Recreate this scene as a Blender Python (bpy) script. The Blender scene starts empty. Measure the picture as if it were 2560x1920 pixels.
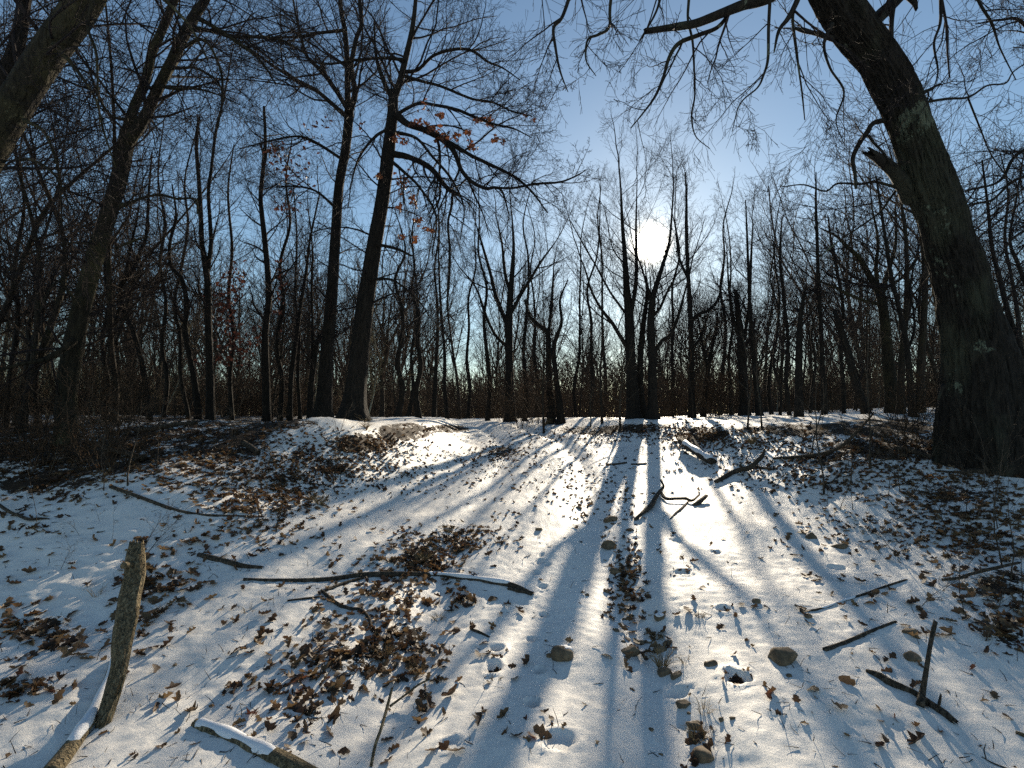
import bpy, math, random
import numpy as np
from math import radians, sin, cos, tan, pi

# ------------------------------------------------------------------ camera, sky, sun, exposure
scene = bpy.context.scene
COL = scene.collection
F = 1280.0                                   # focal length in units of the photo's pixels (2560 wide)
HORIZON = 1040.0
PITCH = math.atan((HORIZON - 960.0) / F)
CAM = np.array((0.0, 0.0, 1.76))
cam_data = bpy.data.cameras.new("camera")
cam_data.sensor_fit = 'HORIZONTAL'
cam_data.sensor_width = 36.0
cam_data.lens = 36.0 * F / 2560.0
cam_data.clip_start = 0.05
cam_data.clip_end = 3000.0
cam = bpy.data.objects.new("camera", cam_data)
cam.location = CAM
cam.rotation_euler = (pi / 2 + PITCH, 0, 0)
COL.objects.link(cam)
scene.camera = cam

def ray_dir(px, py):
    a, b = (px - 1280.0) / F, (960.0 - py) / F
    cp, sp = cos(PITCH), sin(PITCH)
    return np.array((a, cp - b * sp, sp + b * cp))

def at(px, py, d):
    """the point that stands d metres in front of the camera along a sight line"""
    v = ray_dir(px, py)
    return CAM + v * (d / v[1])

sd = ray_dir(1626, 611)
sd = sd / np.linalg.norm(sd)
SUN_EL = math.asin(sd[2])
SUN_AZ = math.atan2(sd[0], sd[1])            # clockwise from +Y

world = bpy.data.worlds.new("World")
scene.world = world
world.use_nodes = True
wn, wl = world.node_tree.nodes, world.node_tree.links
wn.clear()
w_out = wn.new('ShaderNodeOutputWorld')
sky = wn.new('ShaderNodeTexSky')
sky.sky_type = 'NISHITA'
sky.sun_disc = False
sky.sun_elevation = SUN_EL
sky.sun_rotation = SUN_AZ
sky.air_density = 1.0
sky.dust_density = 0.15
sky.ozone_density = 1.4
sky_bg = wn.new('ShaderNodeBackground')
sky_bg.inputs['Strength'].default_value = 0.072
tint = wn.new('ShaderNodeMix'); tint.data_type = 'RGBA'; tint.blend_type = 'MULTIPLY'; tint.inputs[0].default_value = 1.0
tint.inputs[7].default_value = (0.90, 0.98, 0.98, 1)      # the camera's white balance
wl.new(sky.outputs[0], tint.inputs[6]); wl.new(tint.outputs[2], sky_bg.inputs['Color'])
tc = wn.new('ShaderNodeTexCoord')
dotn = wn.new('ShaderNodeVectorMath'); dotn.operation = 'DOT_PRODUCT'
dotn.inputs[1].default_value = tuple(sd)
nrm = wn.new('ShaderNodeVectorMath'); nrm.operation = 'NORMALIZE'
wl.new(tc.outputs['Generated'], nrm.inputs[0])
wl.new(nrm.outputs['Vector'], dotn.inputs[0])
def wmath(op, a, b):
    m = wn.new('ShaderNodeMath'); m.operation = op
    for i, v in enumerate((a, b)):
        if isinstance(v, (int, float)): m.inputs[i].default_value = v
        else: wl.new(v, m.inputs[i])
    return m.outputs[0]
dpos = wmath('MAXIMUM', dotn.outputs['Value'], 0.0)
halo = wmath('ADD', wmath('MULTIPLY', wmath('ADD', wmath('MULTIPLY', wmath('POWER', dpos, 9000.0), 12.0), wmath('POWER', dpos, 4600.0)), 7.0),
             wmath('ADD', wmath('MULTIPLY', wmath('POWER', dpos, 1100.0), 0.6), wmath('MULTIPLY', wmath('POWER', dpos, 40.0), 0.035)))
halo_bg = wn.new('ShaderNodeBackground')
halo_bg.inputs['Color'].default_value = (1.0, 0.92, 0.76, 1)
wl.new(halo, halo_bg.inputs['Strength'])
addn = wn.new('ShaderNodeAddShader')
wl.new(sky_bg.outputs[0], addn.inputs[0]); wl.new(halo_bg.outputs[0], addn.inputs[1])
wl.new(addn.outputs[0], w_out.inputs['Surface'])

sun_data = bpy.data.lights.new("sun", 'SUN')
sun_data.energy = 4.9
sun_data.angle = radians(0.6)
sun_data.color = (1.0, 0.86, 0.66)
sun = bpy.data.objects.new("sun", sun_data)
sun.rotation_euler = (pi / 2 - SUN_EL, 0, pi - SUN_AZ)
COL.objects.link(sun)

scene.view_settings.view_transform = 'Standard'
scene.view_settings.look = 'None'
scene.view_settings.exposure = 0.84
scene.view_settings.gamma = 1.0
scene.view_settings.use_curve_mapping = False
scene.cycles.max_bounces = 4
scene.cycles.transparent_max_bounces = 4
scene.cycles.use_denoising = False

R = random.Random(7)
NR = np.random.RandomState(11)

# ------------------------------------------------------------------ noise
_T = np.random.RandomState(3).rand(256, 256)
_T3 = np.random.RandomState(4).rand(64, 64, 64)
def n2(x, y):
    x = np.asarray(x, float); y = np.asarray(y, float)
    xi, yi = np.floor(x).astype(int), np.floor(y).astype(int)
    fx, fy = x - xi, y - yi
    fx, fy = fx * fx * (3 - 2 * fx), fy * fy * (3 - 2 * fy)
    a, b = _T[xi & 255, yi & 255], _T[(xi + 1) & 255, yi & 255]
    c, d = _T[xi & 255, (yi + 1) & 255], _T[(xi + 1) & 255, (yi + 1) & 255]
    return (a * (1 - fx) + b * fx) * (1 - fy) + (c * (1 - fx) + d * fx) * fy - 0.5
def n3(p):
    pi_ = np.floor(p).astype(int); f = p - pi_; f = f * f * (3 - 2 * f)
    out = 0
    for i in (0, 1):
        for j in (0, 1):
            for k in (0, 1):
                w = (f[..., 0] if i else 1 - f[..., 0]) * (f[..., 1] if j else 1 - f[..., 1]) * (f[..., 2] if k else 1 - f[..., 2])
                out = out + w * _T3[(pi_[..., 0] + i) & 63, (pi_[..., 1] + j) & 63, (pi_[..., 2] + k) & 63]
    return out - 0.5
def sm(t):
    t = np.clip(t, 0, 1); return t * t * (3 - 2 * t)

# ------------------------------------------------------------------ terrain
def smin(a, b, k):
    h = np.clip(0.5 + 0.5 * (b - a) / k, 0, 1)
    return b * (1 - h) + a * h - k * h * (1 - h)
def base_h(x, y):
    x = np.asarray(x, float); y = np.asarray(y, float)
    zc = np.where(y < 18, 0.072 * y, 0)
    t = np.clip((y - 18) / 14, 0, 1)
    zc = np.where(y >= 18, 1.296 + 14 * 0.072 * (t - t * t * 0.80), zc)      # rolls over past the crest
    zc = np.where(y >= 32, zc - 0.0, zc)
    far = np.clip((y - 32) / 30, 0, 1)
    zc = zc - 0.55 * sm(far)
    zc = np.where(y < 0, 0.03 * y, zc)
    xc = 0.10 + 0.55 * sm((y - 4) / 8) - 1.7 * sm((y - 12) / 12) - 3.0 * sm((y - 20) / 20)
    off = x - xc
    # left bank, right bank, hump right of the track near the crest
    wob = 0.5 * n2(y * 0.45 + 7, x * 0.2 + 3)
    hl = 1.02 * sm((-off - 1.35 + wob) / (3.2 - 1.0 * sm((y - 5) / 5))) * sm((y - 1.2) / 8.6)
    hr = 0.92 * sm((off - 1.9 + wob) / 3.6) * sm((y - 0.8) / 7.6)
    hr = hr + 0.12 * np.exp(-((x - 3.5) / 3.0) ** 2 - ((y - 14) / 3.5) ** 2)
    keep = 1 - 0.75 * sm((y - 22) / 14)
    z = zc + (hl + hr) * keep
    cap = 1.665 + 0.035 * np.clip(np.abs(x) - 6, 0, 14) * np.where(x > 0, 1, 0.25) + 0.10 * n2(x * 0.35, y * 0.35)
    cap = np.where(y > 24, cap - 0.3 * sm((y - 24) / 20), cap)
    z = smin(z, cap, 0.16)
    # snowy mound on the left
    z = z + 0.12 * np.exp(-((x + 3.75) / 1.3) ** 2 - ((y - 5.6) / 1.0) ** 2)
    z = z + 0.16 * np.exp(-((x + 3.1) / 1.0) ** 2 - ((y - 8.6) / 0.9) ** 2)
    # wheel ruts
    for o, w in ((-0.78, 0.26), (0.78, 0.24)):
        z = z - 0.095 * np.exp(-((off - o) / w) ** 2) * sm((24 - y) / 6)
    return z
FOOT = []          # pits: x, y, radius x, radius y, depth
def ground_h(x, y, detail=True):
    z = base_h(x, y)
    z = z + 0.13 * n2(x * 0.55 + 3, y * 0.55) + 0.06 * n2(x * 1.7, y * 1.7 + 9)
    if detail:
        rough = 0.45 + 0.8 * sm((np.abs(x - 0.4) - 2.0) / 2.5)
        z = z + 0.024 * n2(x * 4.3 + 31, y * 4.3) * rough + 0.013 * n2(x * 10 + 5, y * 10 + 77) * rough + 0.009 * n2(x * 21, y * 21) * (0.6 + rough) + 0.004 * n2(x * 43, y * 43)
        for fx, fy, rx, ry, dp in FOOT:
            m = (np.abs(x - fx) < rx * 2.6) & (np.abs(y - fy) < ry * 2.6)
            if np.any(m):
                q = np.sqrt(((x - fx) / rx) ** 2 + ((y - fy) / ry) ** 2) + 0.8 * n2(x * 24 + fx * 9, y * 24)
                z = np.where(m, z - dp * sm((1.25 - q) / 0.5) + 0.28 * dp * np.exp(-((q - 1.5) / 0.28) ** 2), z)
    return z
def gz(x, y):
    return float(ground_h(np.array([x]), np.array([y]))[0])
def on_ground_many(px, py):
    """where sight lines meet the ground (N points); y = nan where they do not"""
    px, py = np.asarray(px, float), np.asarray(py, float)
    cp, sp = cos(PITCH), sin(PITCH)
    a, b = (px - 1280) / F, (960 - py) / F
    dx, dy, dz = a, cp - b * sp, sp + b * cp
    dx, dz = dx / dy, dz / dy
    hit = np.full(px.shape, np.nan); prev = np.full(px.shape, 1.0)
    for d in np.geomspace(1.2, 60, 150):
        below = CAM[2] + dz * d < ground_h(dx * d, np.full(px.shape, d), False)
        new = below & np.isnan(hit)
        hit[new] = d
        prev[np.isnan(hit)] = d
    lo, hi = prev.copy(), np.where(np.isnan(hit), prev, hit)
    for _ in range(10):
        mid = (lo + hi) / 2
        below = CAM[2] + dz * mid < ground_h(dx * mid, mid, False)
        hi = np.where(below, mid, hi); lo = np.where(below, lo, mid)
    x, y = dx * hi, np.where(np.isnan(hit), np.nan, hi)
    return x, y
def gpt(px, py, lift=0.0):
    for k in range(40):
        x, y = on_ground_many([px], [py + k * 3])
        if not np.isnan(y[0]): break
    return np.array((x[0], y[0], gz(x[0], y[0]) + lift))

for px, py, w, h, dp in ((1342,1433,.040,.05,.035),(1354,1385,.04,.05,.03),(1365,1363,.03,.04,.03),(1347,1404,.055,.06,.035),(1369,1410,.04,.05,.03),
        (1358,1465,.045,.05,.035),(1356,1539,.045,.05,.04),(1329,1599,.045,.05,.035),(1350,1677,.050,.055,.05),(1331,1761,.052,.06,.05),
        (1335,1275,.035,.05,.03),(1332,1283,.03,.05,.03),(1345,1347,.03,.05,.03),(1547,1257,.05,.06,.04),(1560,1270,.07,.06,.04),
        (1690,1351,.10,.07,.035),(1706,1432,.09,.06,.035),(1809,1523,.085,.06,.045),(1840,1690,.10,.08,.040),(1243,1622,.07,.07,.04),(1235,1668,.075,.09,.045),
        (1790,1380,.09,.06,.03),(1700,1735,.10,.06,.03),(1400,1850,.10,.08,.025),(2090,1420,.09,.07,.03),(1130,1860,.07,.06,.02),(1590,1345,.07,.05,.03)):
    x, y = on_ground_many([px], [py])
    FOOT.append((x[0], y[0], w * .62, h * .75, dp * .9))

# ------------------------------------------------------------------ materials
def mat(name):
    m = bpy.data.materials.new(name); m.use_nodes = True
    nt = m.node_tree
    bs = nt.nodes['Principled BSDF']
    return m, nt, bs
def ramp(nt, fac, stops, interp='LINEAR'):
    r = nt.nodes.new('ShaderNodeValToRGB'); r.color_ramp.interpolation = interp
    e = r.color_ramp.elements
    while len(e) < len(stops): e.new(0.5)
    for i, (p, c) in enumerate(stops):
        e[i].position = p; e[i].color = (*c, 1) if len(c) == 3 else c
    nt.links.new(fac, r.inputs[0]); return r.outputs[0]
def noise(nt, vec, scale, detail=4, rough=0.6):
    n = nt.nodes.new('ShaderNodeTexNoise'); n.inputs['Scale'].default_value = scale
    n.inputs['Detail'].default_value = detail; n.inputs['Roughness'].default_value = rough
    if vec is not None: nt.links.new(vec, n.inputs['Vector'])
    return n.outputs[0]
def mapping(nt, scale, out='Object'):
    t = nt.nodes.new('ShaderNodeTexCoord'); m = nt.nodes.new('ShaderNodeMapping')
    m.inputs['Scale'].default_value = scale
    nt.links.new(t.outputs[out], m.inputs['Vector']); return m.outputs[0]
def mixc(nt, fac, a, b):
    m = nt.nodes.new('ShaderNodeMix'); m.data_type = 'RGBA'
    for s, v in ((m.inputs[0], fac), (m.inputs[6], a), (m.inputs[7], b)):
        if isinstance(v, (int, float)): s.default_value = v
        elif isinstance(v, tuple): s.default_value = (*v, 1)
        else: nt.links.new(v, s)
    return m.outputs[2]
def bump(nt, bs, h, strength, dist):
    b = nt.nodes.new('ShaderNodeBump'); b.inputs['Strength'].default_value = strength; b.inputs['Distance'].default_value = dist
    nt.links.new(h, b.inputs['Height']); nt.links.new(b.outputs[0], bs.inputs['Normal'])
def mth(nt, op, a, b=0.0):
    m = nt.nodes.new('ShaderNodeMath'); m.operation = op
    for i, v in enumerate((a, b)):
        if isinstance(v, (int, float)): m.inputs[i].default_value = v
        else: nt.links.new(v, m.inputs[i])
    return m.outputs[0]

def bark(name, dark, light, lichen=None, lichen_at=0.62, scale=1.0, green=None):
    m, nt, bs = mat(name)
    v = mapping(nt, (9 * scale, 9 * scale, 2.2 * scale))
    n = noise(nt, v, 2.4, 6, 0.7)
    c = ramp(nt, n, [(0.32, dark), (0.70, light)])
    if green:
        g = ramp(nt, noise(nt, mapping(nt, (1, 1, 0.6)), 1.6, 3), [(0.48, (0, 0, 0)), (0.66, (1, 1, 1))])
        c = mixc(nt, g, c, green)
    if lichen:
        v2 = mapping(nt, (1, 1, 0.8))
        l = mth(nt, 'ADD', noise(nt, v2, 1.7, 2), mth(nt, 'MULTIPLY', noise(nt, v2, 16, 5, 0.7), 0.55))
        l = ramp(nt, l, [(lichen_at + 0.20, (0, 0, 0)), (lichen_at + 0.235, (1, 1, 1))])
        c = mixc(nt, l, c, lichen)
    nt.links.new(c, bs.inputs['Base Color'])
    bs.inputs['Roughness'].default_value = 0.9
    bs.inputs['Specular IOR Level'].default_value = 0.2
    fv = mapping(nt, (22 * scale, 22 * scale, 3.0 * scale))
    fur = ramp(nt, noise(nt, fv, 1.0, 3, 0.5), [(0.36, (0, 0, 0)), (0.56, (1, 1, 1))])
    bump(nt, bs, mth(nt, 'ADD', mth(nt, 'MULTIPLY', n, 0.5), fur), 1.0, 0.025)
    return m
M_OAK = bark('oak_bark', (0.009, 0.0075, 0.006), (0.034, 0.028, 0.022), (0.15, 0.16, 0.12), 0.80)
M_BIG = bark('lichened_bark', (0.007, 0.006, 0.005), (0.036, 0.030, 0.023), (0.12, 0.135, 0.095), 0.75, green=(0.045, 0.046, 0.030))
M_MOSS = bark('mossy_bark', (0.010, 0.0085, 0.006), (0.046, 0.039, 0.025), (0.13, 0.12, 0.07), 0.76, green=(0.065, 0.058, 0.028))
M_TWIG = bark('twig_bark', (0.014, 0.011, 0.011), (0.040, 0.031, 0.030))
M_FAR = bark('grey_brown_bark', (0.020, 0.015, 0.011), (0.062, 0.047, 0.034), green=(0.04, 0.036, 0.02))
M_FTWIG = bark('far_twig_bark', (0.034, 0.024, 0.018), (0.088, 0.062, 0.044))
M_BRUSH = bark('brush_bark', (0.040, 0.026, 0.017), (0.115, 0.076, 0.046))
M_HAZE = bark('hazed_distant_bark', (0.06, 0.042, 0.028), (0.17, 0.12, 0.08))  # bark colour lightened to paint in the haze of distance
M_SUNTWIG = bark('sunlit_toned_twig_bark', (0.09, 0.078, 0.045), (0.26, 0.22, 0.13))  # pale twig colour stands in for sunlight on the far-left saplings
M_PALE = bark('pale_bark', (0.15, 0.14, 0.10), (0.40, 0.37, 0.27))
M_DEAD = bark('weathered_wood', (0.035, 0.028, 0.021), (0.14, 0.112, 0.082), (0.26, 0.26, 0.17), 0.80, 2.0)
M_LOG = bark('dry_log_bark', (0.075, 0.058, 0.034), (0.36, 0.29, 0.175), (0.36, 0.33, 0.22), 0.80, 3.0)
M_WOOD, _nt, _b = mat('broken_wood'); _b.inputs['Base Color'].default_value = (0.24, 0.16, 0.09, 1); _b.inputs['Roughness'].default_value = 0.9
_v = mapping(_nt, (30, 30, 6)); _nt.links.new(ramp(_nt, noise(_nt, _v, 3), [(0.3, (0.09, 0.06, 0.035)), (0.7, (0.30, 0.21, 0.12))]), _b.inputs['Base Color'])

def leaf_mat(name, a, b, c):
    m, nt, bs = mat(name)
    at_ = nt.nodes.new('ShaderNodeAttribute'); at_.attribute_name = 'tone'
    oi = nt.nodes.new('ShaderNodeObjectInfo')
    f = mth(nt, 'FRACT', mth(nt, 'ADD', at_.outputs['Fac'], oi.outputs['Random']))
    col = ramp(nt, f, [(0.0, a), (0.45, b), (1.0, c)])
    n = noise(nt, mapping(nt, (1, 1, 1)), 60, 4)
    col = mixc(nt, ramp(nt, n, [(0.45, (0, 0, 0)), (0.75, (0.6, 0.6, 0.6))]), col, (0.035, 0.02, 0.012))
    nt.links.new(col, bs.inputs['Base Color'])
    bs.inputs['Roughness'].default_value = 0.62
    tr = nt.nodes.new('ShaderNodeBsdfTranslucent'); nt.links.new(col, tr.inputs['Color'])
    mx = nt.nodes.new('ShaderNodeMixShader'); mx.inputs[0].default_value = 0.35
    nt.links.new(bs.outputs[0], mx.inputs[1]); nt.links.new(tr.outputs[0], mx.inputs[2])
    nt.links.new(mx.outputs[0], nt.nodes['Material Output'].inputs['Surface'])
    return m
M_LEAF = leaf_mat('dry_leaf', (0.050, 0.028, 0.015), (0.115, 0.062, 0.029), (0.24, 0.155, 0.075))
M_DLEAF = leaf_mat('damp_leaf', (0.040, 0.024, 0.014), (0.085, 0.048, 0.026), (0.15, 0.10, 0.05))
M_OLEAF = leaf_mat('orange_leaf', (0.13, 0.044, 0.020), (0.20, 0.075, 0.030), (0.08, 0.028, 0.018))
M_RLEAF = leaf_mat('maroon_leaf', (0.070, 0.026, 0.018), (0.11, 0.038, 0.024), (0.055, 0.020, 0.015))

M_ROCK, nt, bs = mat('field_stone')
v = mapping(nt, (1, 1, 1)); n = noise(nt, v, 14, 6, 0.65)
nt.links.new(ramp(nt, n, [(0.3, (0.070, 0.048, 0.028)), (0.55, (0.17, 0.12, 0.07)), (0.75, (0.28, 0.21, 0.13))]), bs.inputs['Base Color'])
bs.inputs['Roughness'].default_value = 0.85; bump(nt, bs, n, 0.6, 0.01)

def snow_shader(nt, bs):
    v = mapping(nt, (1, 1, 1))
    n1 = noise(nt, v, 45, 3, 0.6); n2_ = noise(nt, v, 420, 2, 0.7)
    h = mth(nt, 'ADD', mth(nt, 'MULTIPLY', n1, 0.5), mth(nt, 'MULTIPLY', n2_, 0.35))
    return v, h
M_SNOW, nt, bs = mat('snow')
v, h = snow_shader(nt, bs)
bs.inputs['Base Color'].default_value = (0.86, 0.87, 0.90, 1)
bs.inputs['Roughness'].default_value = 0.5; bump(nt, bs, h, 0.5, 0.012)

M_GROUND, nt, bs = mat('snowy_ground')
v, h = snow_shader(nt, bs)
att = nt.nodes.new('ShaderNodeAttribute'); att.attribute_name = 'litter'
nn = mth(nt, 'ADD', mth(nt, 'MULTIPLY', noise(nt, v, 7, 6, 0.72), 0.75), mth(nt, 'MULTIPLY', noise(nt, v, 38, 4, 0.7), 0.35))
lit = mth(nt, 'SUBTRACT', mth(nt, 'ADD', att.outputs['Fac'], nn), 1.14)
lit = ramp(nt, lit, [(0.0, (0, 0, 0)), (0.035, (1, 1, 1))])
soil = ramp(nt, noise(nt, v, 55, 5, 0.7), [(0.3, (0.012, 0.008, 0.005)), (0.55, (0.045, 0.028, 0.017)), (0.72, (0.12, 0.078, 0.045))])
snowc = ramp(nt, noise(nt, v, 1.3, 4), [(0.35, (0.82, 0.79, 0.74)), (0.65, (0.90, 0.87, 0.815))])
nt.links.new(mixc(nt, lit, snowc, soil), bs.inputs['Base Color'])
rr = nt.nodes.new('ShaderNodeMix'); rr.inputs[2].default_value = 0.6; rr.inputs[3].default_value = 0.9
nt.links.new(lit, rr.inputs[0]); nt.links.new(rr.outputs[0], bs.inputs['Roughness'])
bs.inputs['Specular IOR Level'].default_value = 0.22
bump(nt, bs, mth(nt, 'SUBTRACT', h, mth(nt, 'MULTIPLY', lit, 0.9)), 0.55, 0.012)

M_GRASS, nt, bs = mat('dry_grass')
at_ = nt.nodes.new('ShaderNodeAttribute'); at_.attribute_name = 'tone'
nt.links.new(ramp(nt, at_.outputs['Fac'], [(0, (0.13, 0.085, 0.035)), (1, (0.34, 0.24, 0.11))]), bs.inputs['Base Color'])
bs.inputs['Roughness'].default_value = 0.8

# ------------------------------------------------------------------ object helpers
def tag(o, label=None, cat=None, group=None, kind=None):
    if label: o['label'] = label
    if cat: o['category'] = cat
    if group: o['group'] = group
    if kind: o['kind'] = kind
    return o
def root(name, loc, label, cat, group=None):
    o = bpy.data.objects.new(name, None); o.empty_display_size = 0.2
    o.location = tuple(loc); COL.objects.link(o)
    return tag(o, label, cat, group)
def mesh_np(name, V, Q, T=None, smooth=True, tone=None):
    """V (n,3), quads (m,4), tris (k,3)"""
    me = bpy.data.meshes.new(name)
    nq = 0 if Q is None else len(Q); ntr = 0 if T is None else len(T)
    me.vertices.add(len(V)); me.vertices.foreach_set('co', np.asarray(V, np.float32).ravel())
    loops = np.concatenate([np.asarray(Q, np.int32).ravel() if nq else np.zeros(0, np.int32), np.asarray(T, np.int32).ravel() if ntr else np.zeros(0, np.int32)])
    me.loops.add(len(loops)); me.loops.foreach_set('vertex_index', loops)
    starts = np.concatenate([np.arange(nq) * 4, nq * 4 + np.arange(ntr) * 3]).astype(np.int32)
    me.polygons.add(nq + ntr); me.polygons.foreach_set('loop_start', starts)
    me.update(calc_edges=True)
    me.polygons.foreach_set('use_smooth', np.full(nq + ntr, smooth, bool))
    if tone is not None:
        a = me.attributes.new('tone', 'FLOAT', 'POINT'); a.data.foreach_set('value', np.asarray(tone, np.float32))
    me.validate() if False else None
    return me
def obj(name, me, m, parent=None, loc=None):
    o = bpy.data.objects.new(name, me)
    if m is not None and not me.materials: me.materials.append(m)
    COL.objects.link(o)
    if parent is not None: o.parent = parent
    if loc is not None: o.location = tuple(loc)
    return o
def copy_tree(o, parent=None):
    c = o.copy(); COL.objects.link(c)
    if parent is not None: c.parent = parent
    for ch in list(o.children): copy_tree(ch, c)
    return c

class Tubes:
    """collects tapered tubes and turns them into one mesh"""
    def __init__(s): s.g = {}
    def add(s, pts, rad, k):
        s.g.setdefault((len(pts), k), []).append((pts, rad))
    def arrays(s, origin=(0, 0, 0)):
        Vs, Qs, Ts, off = [], [], [], 0
        for (n, k), L in s.g.items():
            P = np.array([a for a, _ in L], float) - np.array(origin); Rr = np.array([b for _, b in L], float)
            m = len(L)
            Tn = np.empty_like(P); Tn[:, 1:-1] = P[:, 2:] - P[:, :-2]; Tn[:, 0] = P[:, 1] - P[:, 0]; Tn[:, -1] = P[:, -1] - P[:, -2]
            Tn /= np.linalg.norm(Tn, axis=2, keepdims=True) + 1e-9
            ov = P[:, -1] - P[:, 0]
            ref = np.where((np.abs(ov[:, 2]) > 0.75 * np.linalg.norm(ov, axis=1))[:, None], np.array([1., 0.2, 0]), np.array([0.1, 0, 1.]))[:, None, :]
            A = np.cross(Tn, np.broadcast_to(ref, Tn.shape)); A /= np.linalg.norm(A, axis=2, keepdims=True) + 1e-9
            B = np.cross(Tn, A)
            an = np.arange(k) * 2 * pi / k
            ring = P[:, :, None, :] + Rr[:, :, None, None] * (np.cos(an)[None, None, :, None] * A[:, :, None, :] + np.sin(an)[None, None, :, None] * B[:, :, None, :])
            V = ring.reshape(-1, 3)
            base = off + np.arange(m)[:, None, None] * (n * k) + np.arange(n - 1)[None, :, None] * k
            j = np.arange(k)[None, None, :]; j2 = (j + 1) % k
            Q = np.stack([base + j, base + j2, base + k + j2, base + k + j], axis=-1).reshape(-1, 4)
            Vs.append(V); Qs.append(Q)
            if k >= 5:                                   # close thick ends
                for r_ in (0, n - 1):
                    c = off + np.arange(m)[:, None] * (n * k) + r_ * k
                    jj = np.arange(1, k - 1)[None, :]
                    t = np.stack([np.broadcast_to(c, (m, k - 2)), c + jj, c + jj + 1], axis=-1).reshape(-1, 3)
                    Ts.append(t if r_ else t[:, ::-1])
            off += len(V)
        if not Vs: return np.zeros((0, 3)), np.zeros((0, 4), int), np.zeros((0, 3), int)
        return np.concatenate(Vs), np.concatenate(Qs), (np.concatenate(Ts) if Ts else np.zeros((0, 3), int))
    def mesh(s, name, origin=(0, 0, 0)):
        V, Q, T = s.arrays(origin)
        return mesh_np(name, V, Q, T)

def spline(pts, per=6):
    """Catmull-Rom through rows of any width"""
    P = np.array(pts, float)
    P = np.vstack([2 * P[0] - P[1], P, 2 * P[-1] - P[-2]])
    out = []
    for i in range(1, len(P) - 2):
        for t in np.arange(per) / per:
            a, b, c, d = P[i - 1], P[i], P[i + 1], P[i + 2]
            out.append(0.5 * (2 * b + (c - a) * t + (2 * a - 5 * b + 4 * c - d) * t * t + (3 * b - a - 3 * c + d) * t ** 3))
    out.append(P[-2]); return np.array(out)

def tubular(pts, rad, k=24, ridge=0.0, flare=0.0, lump=0.0, jag=0.0, seed=0.0, origin=(0, 0, 0), ridges=11):
    """one thick tube with bark ridges, root flare at its start, a splintered end if jag"""
    P = np.array(pts, float); n = len(P); Rr = np.array(rad, float)
    T = np.gradient(P, axis=0); T /= np.linalg.norm(T, axis=1, keepdims=True)
    ov = P[-1] - P[0]
    ref = np.array([1., .2, 0]) if abs(ov[2]) > 0.7 * np.linalg.norm(ov) else np.array([.1, 0, 1.])
    A = np.cross(T, ref); A /= np.linalg.norm(A, axis=1, keepdims=True); B = np.cross(T, A)
    an = np.arange(k) * 2 * pi / k
    s = np.concatenate([[0], np.cumsum(np.linalg.norm(np.diff(P, axis=0), axis=1))])
    cs = np.stack([np.cos(an), np.sin(an)], 1)
    g = np.empty((n, k, 3)); g[..., 0] = cs[None, :, 0] * 1.1 + seed; g[..., 1] = cs[None, :, 1] * 1.1 + seed * 3; g[..., 2] = s[:, None] * 0.9
    f = np.ones((n, k)) + lump * 2 * n3(g * 1.3) + lump * 0.9 * n3(g * 4.1 + 11) + min(lump, .12) * 0.7 * n3(g * np.array((9., 9., 14.)) + 5)
    q = np.empty((n, k, 3)); q[..., 0] = cs[None, :, 0] * ridges * 0.5 + seed; q[..., 1] = cs[None, :, 1] * ridges * 0.5; q[..., 2] = s[:, None] * 2.2
    rg = 1 - np.abs(n3(q) * 4) % 1.0
    f = f + ridge * (rg - 0.5) / np.maximum(Rr[:, None], 0.03) * 0.1 * 1.0
    if flare:
        lob = 1 + 0.35 * np.sin(an * 5 + seed) + 0.2 * np.sin(an * 3 + seed * 2)
        f = f + flare * np.exp(-s[:, None] / (Rr[0] * 1.5)) * lob[None, :]
    V = P[:, None, :] + (Rr[:, None] * f)[..., None] * (cs[None, :, 0, None] * A[:, None, :] + cs[None, :, 1, None] * B[:, None, :])
    if jag:
        j = np.random.RandomState(int(seed * 10) + 5).rand(k)
        V[-1] += T[-1][None, :] * (jag * (j - 0.3))[:, None]
        V[-2] += T[-1][None, :] * (jag * 0.3 * (j - 0.5))[:, None]
    V = V.reshape(-1, 3) - np.array(origin)
    i = np.arange(n - 1)[:, None] * k; jx = np.arange(k)[None, :]; j2 = (jx + 1) % k
    Q = np.stack([i + jx, i + j2, i + k + j2, i + k + jx], -1).reshape(-1, 4)
    c0, c1 = len(V), len(V) + 1
    V = np.vstack([V, P[0] - origin, P[-1] - origin - T[-1] * (0.04 if jag else -Rr[-1] * 0.3)])
    tt = [(c0, (j + 1) % k, j) for j in range(k)] + [(c1, (n - 1) * k + j, (n - 1) * k + (j + 1) % k) for j in range(k)]
    return V, Q, np.array(tt)

def join(parts):
    Vs, Qs, Ts, o = [], [], [], 0
    for V, Q, T in parts:
        Vs.append(V)
        if len(Q): Qs.append(np.asarray(Q) + o)
        if T is not None and len(T): Ts.append(np.asarray(T) + o)
        o += len(V)
    return np.concatenate(Vs), (np.concatenate(Qs) if Qs else None), (np.concatenate(Ts) if Ts else None)

# ------------------------------------------------------------------ branch growth
def nz(v):
    l = math.sqrt(v[0] * v[0] + v[1] * v[1] + v[2] * v[2]) or 1.0
    return (v[0] / l, v[1] / l, v[2] / l)
def deflect(d, ang, rng, bias=None):
    """a direction at ang from d, round a random side"""
    r = (rng.gauss(0, 1), rng.gauss(0, 1), rng.gauss(0, 1))
    if bias: r = (r[0] + bias[0], r[1] + bias[1], r[2] + bias[2])
    dt = r[0] * d[0] + r[1] * d[1] + r[2] * d[2]
    p = nz((r[0] - dt * d[0], r[1] - dt * d[1], r[2] - dt * d[2]))
    c, s = cos(ang), sin(ang)
    return nz((d[0] * c + p[0] * s, d[1] * c + p[1] * s, d[2] * c + p[2] * s))

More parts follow.
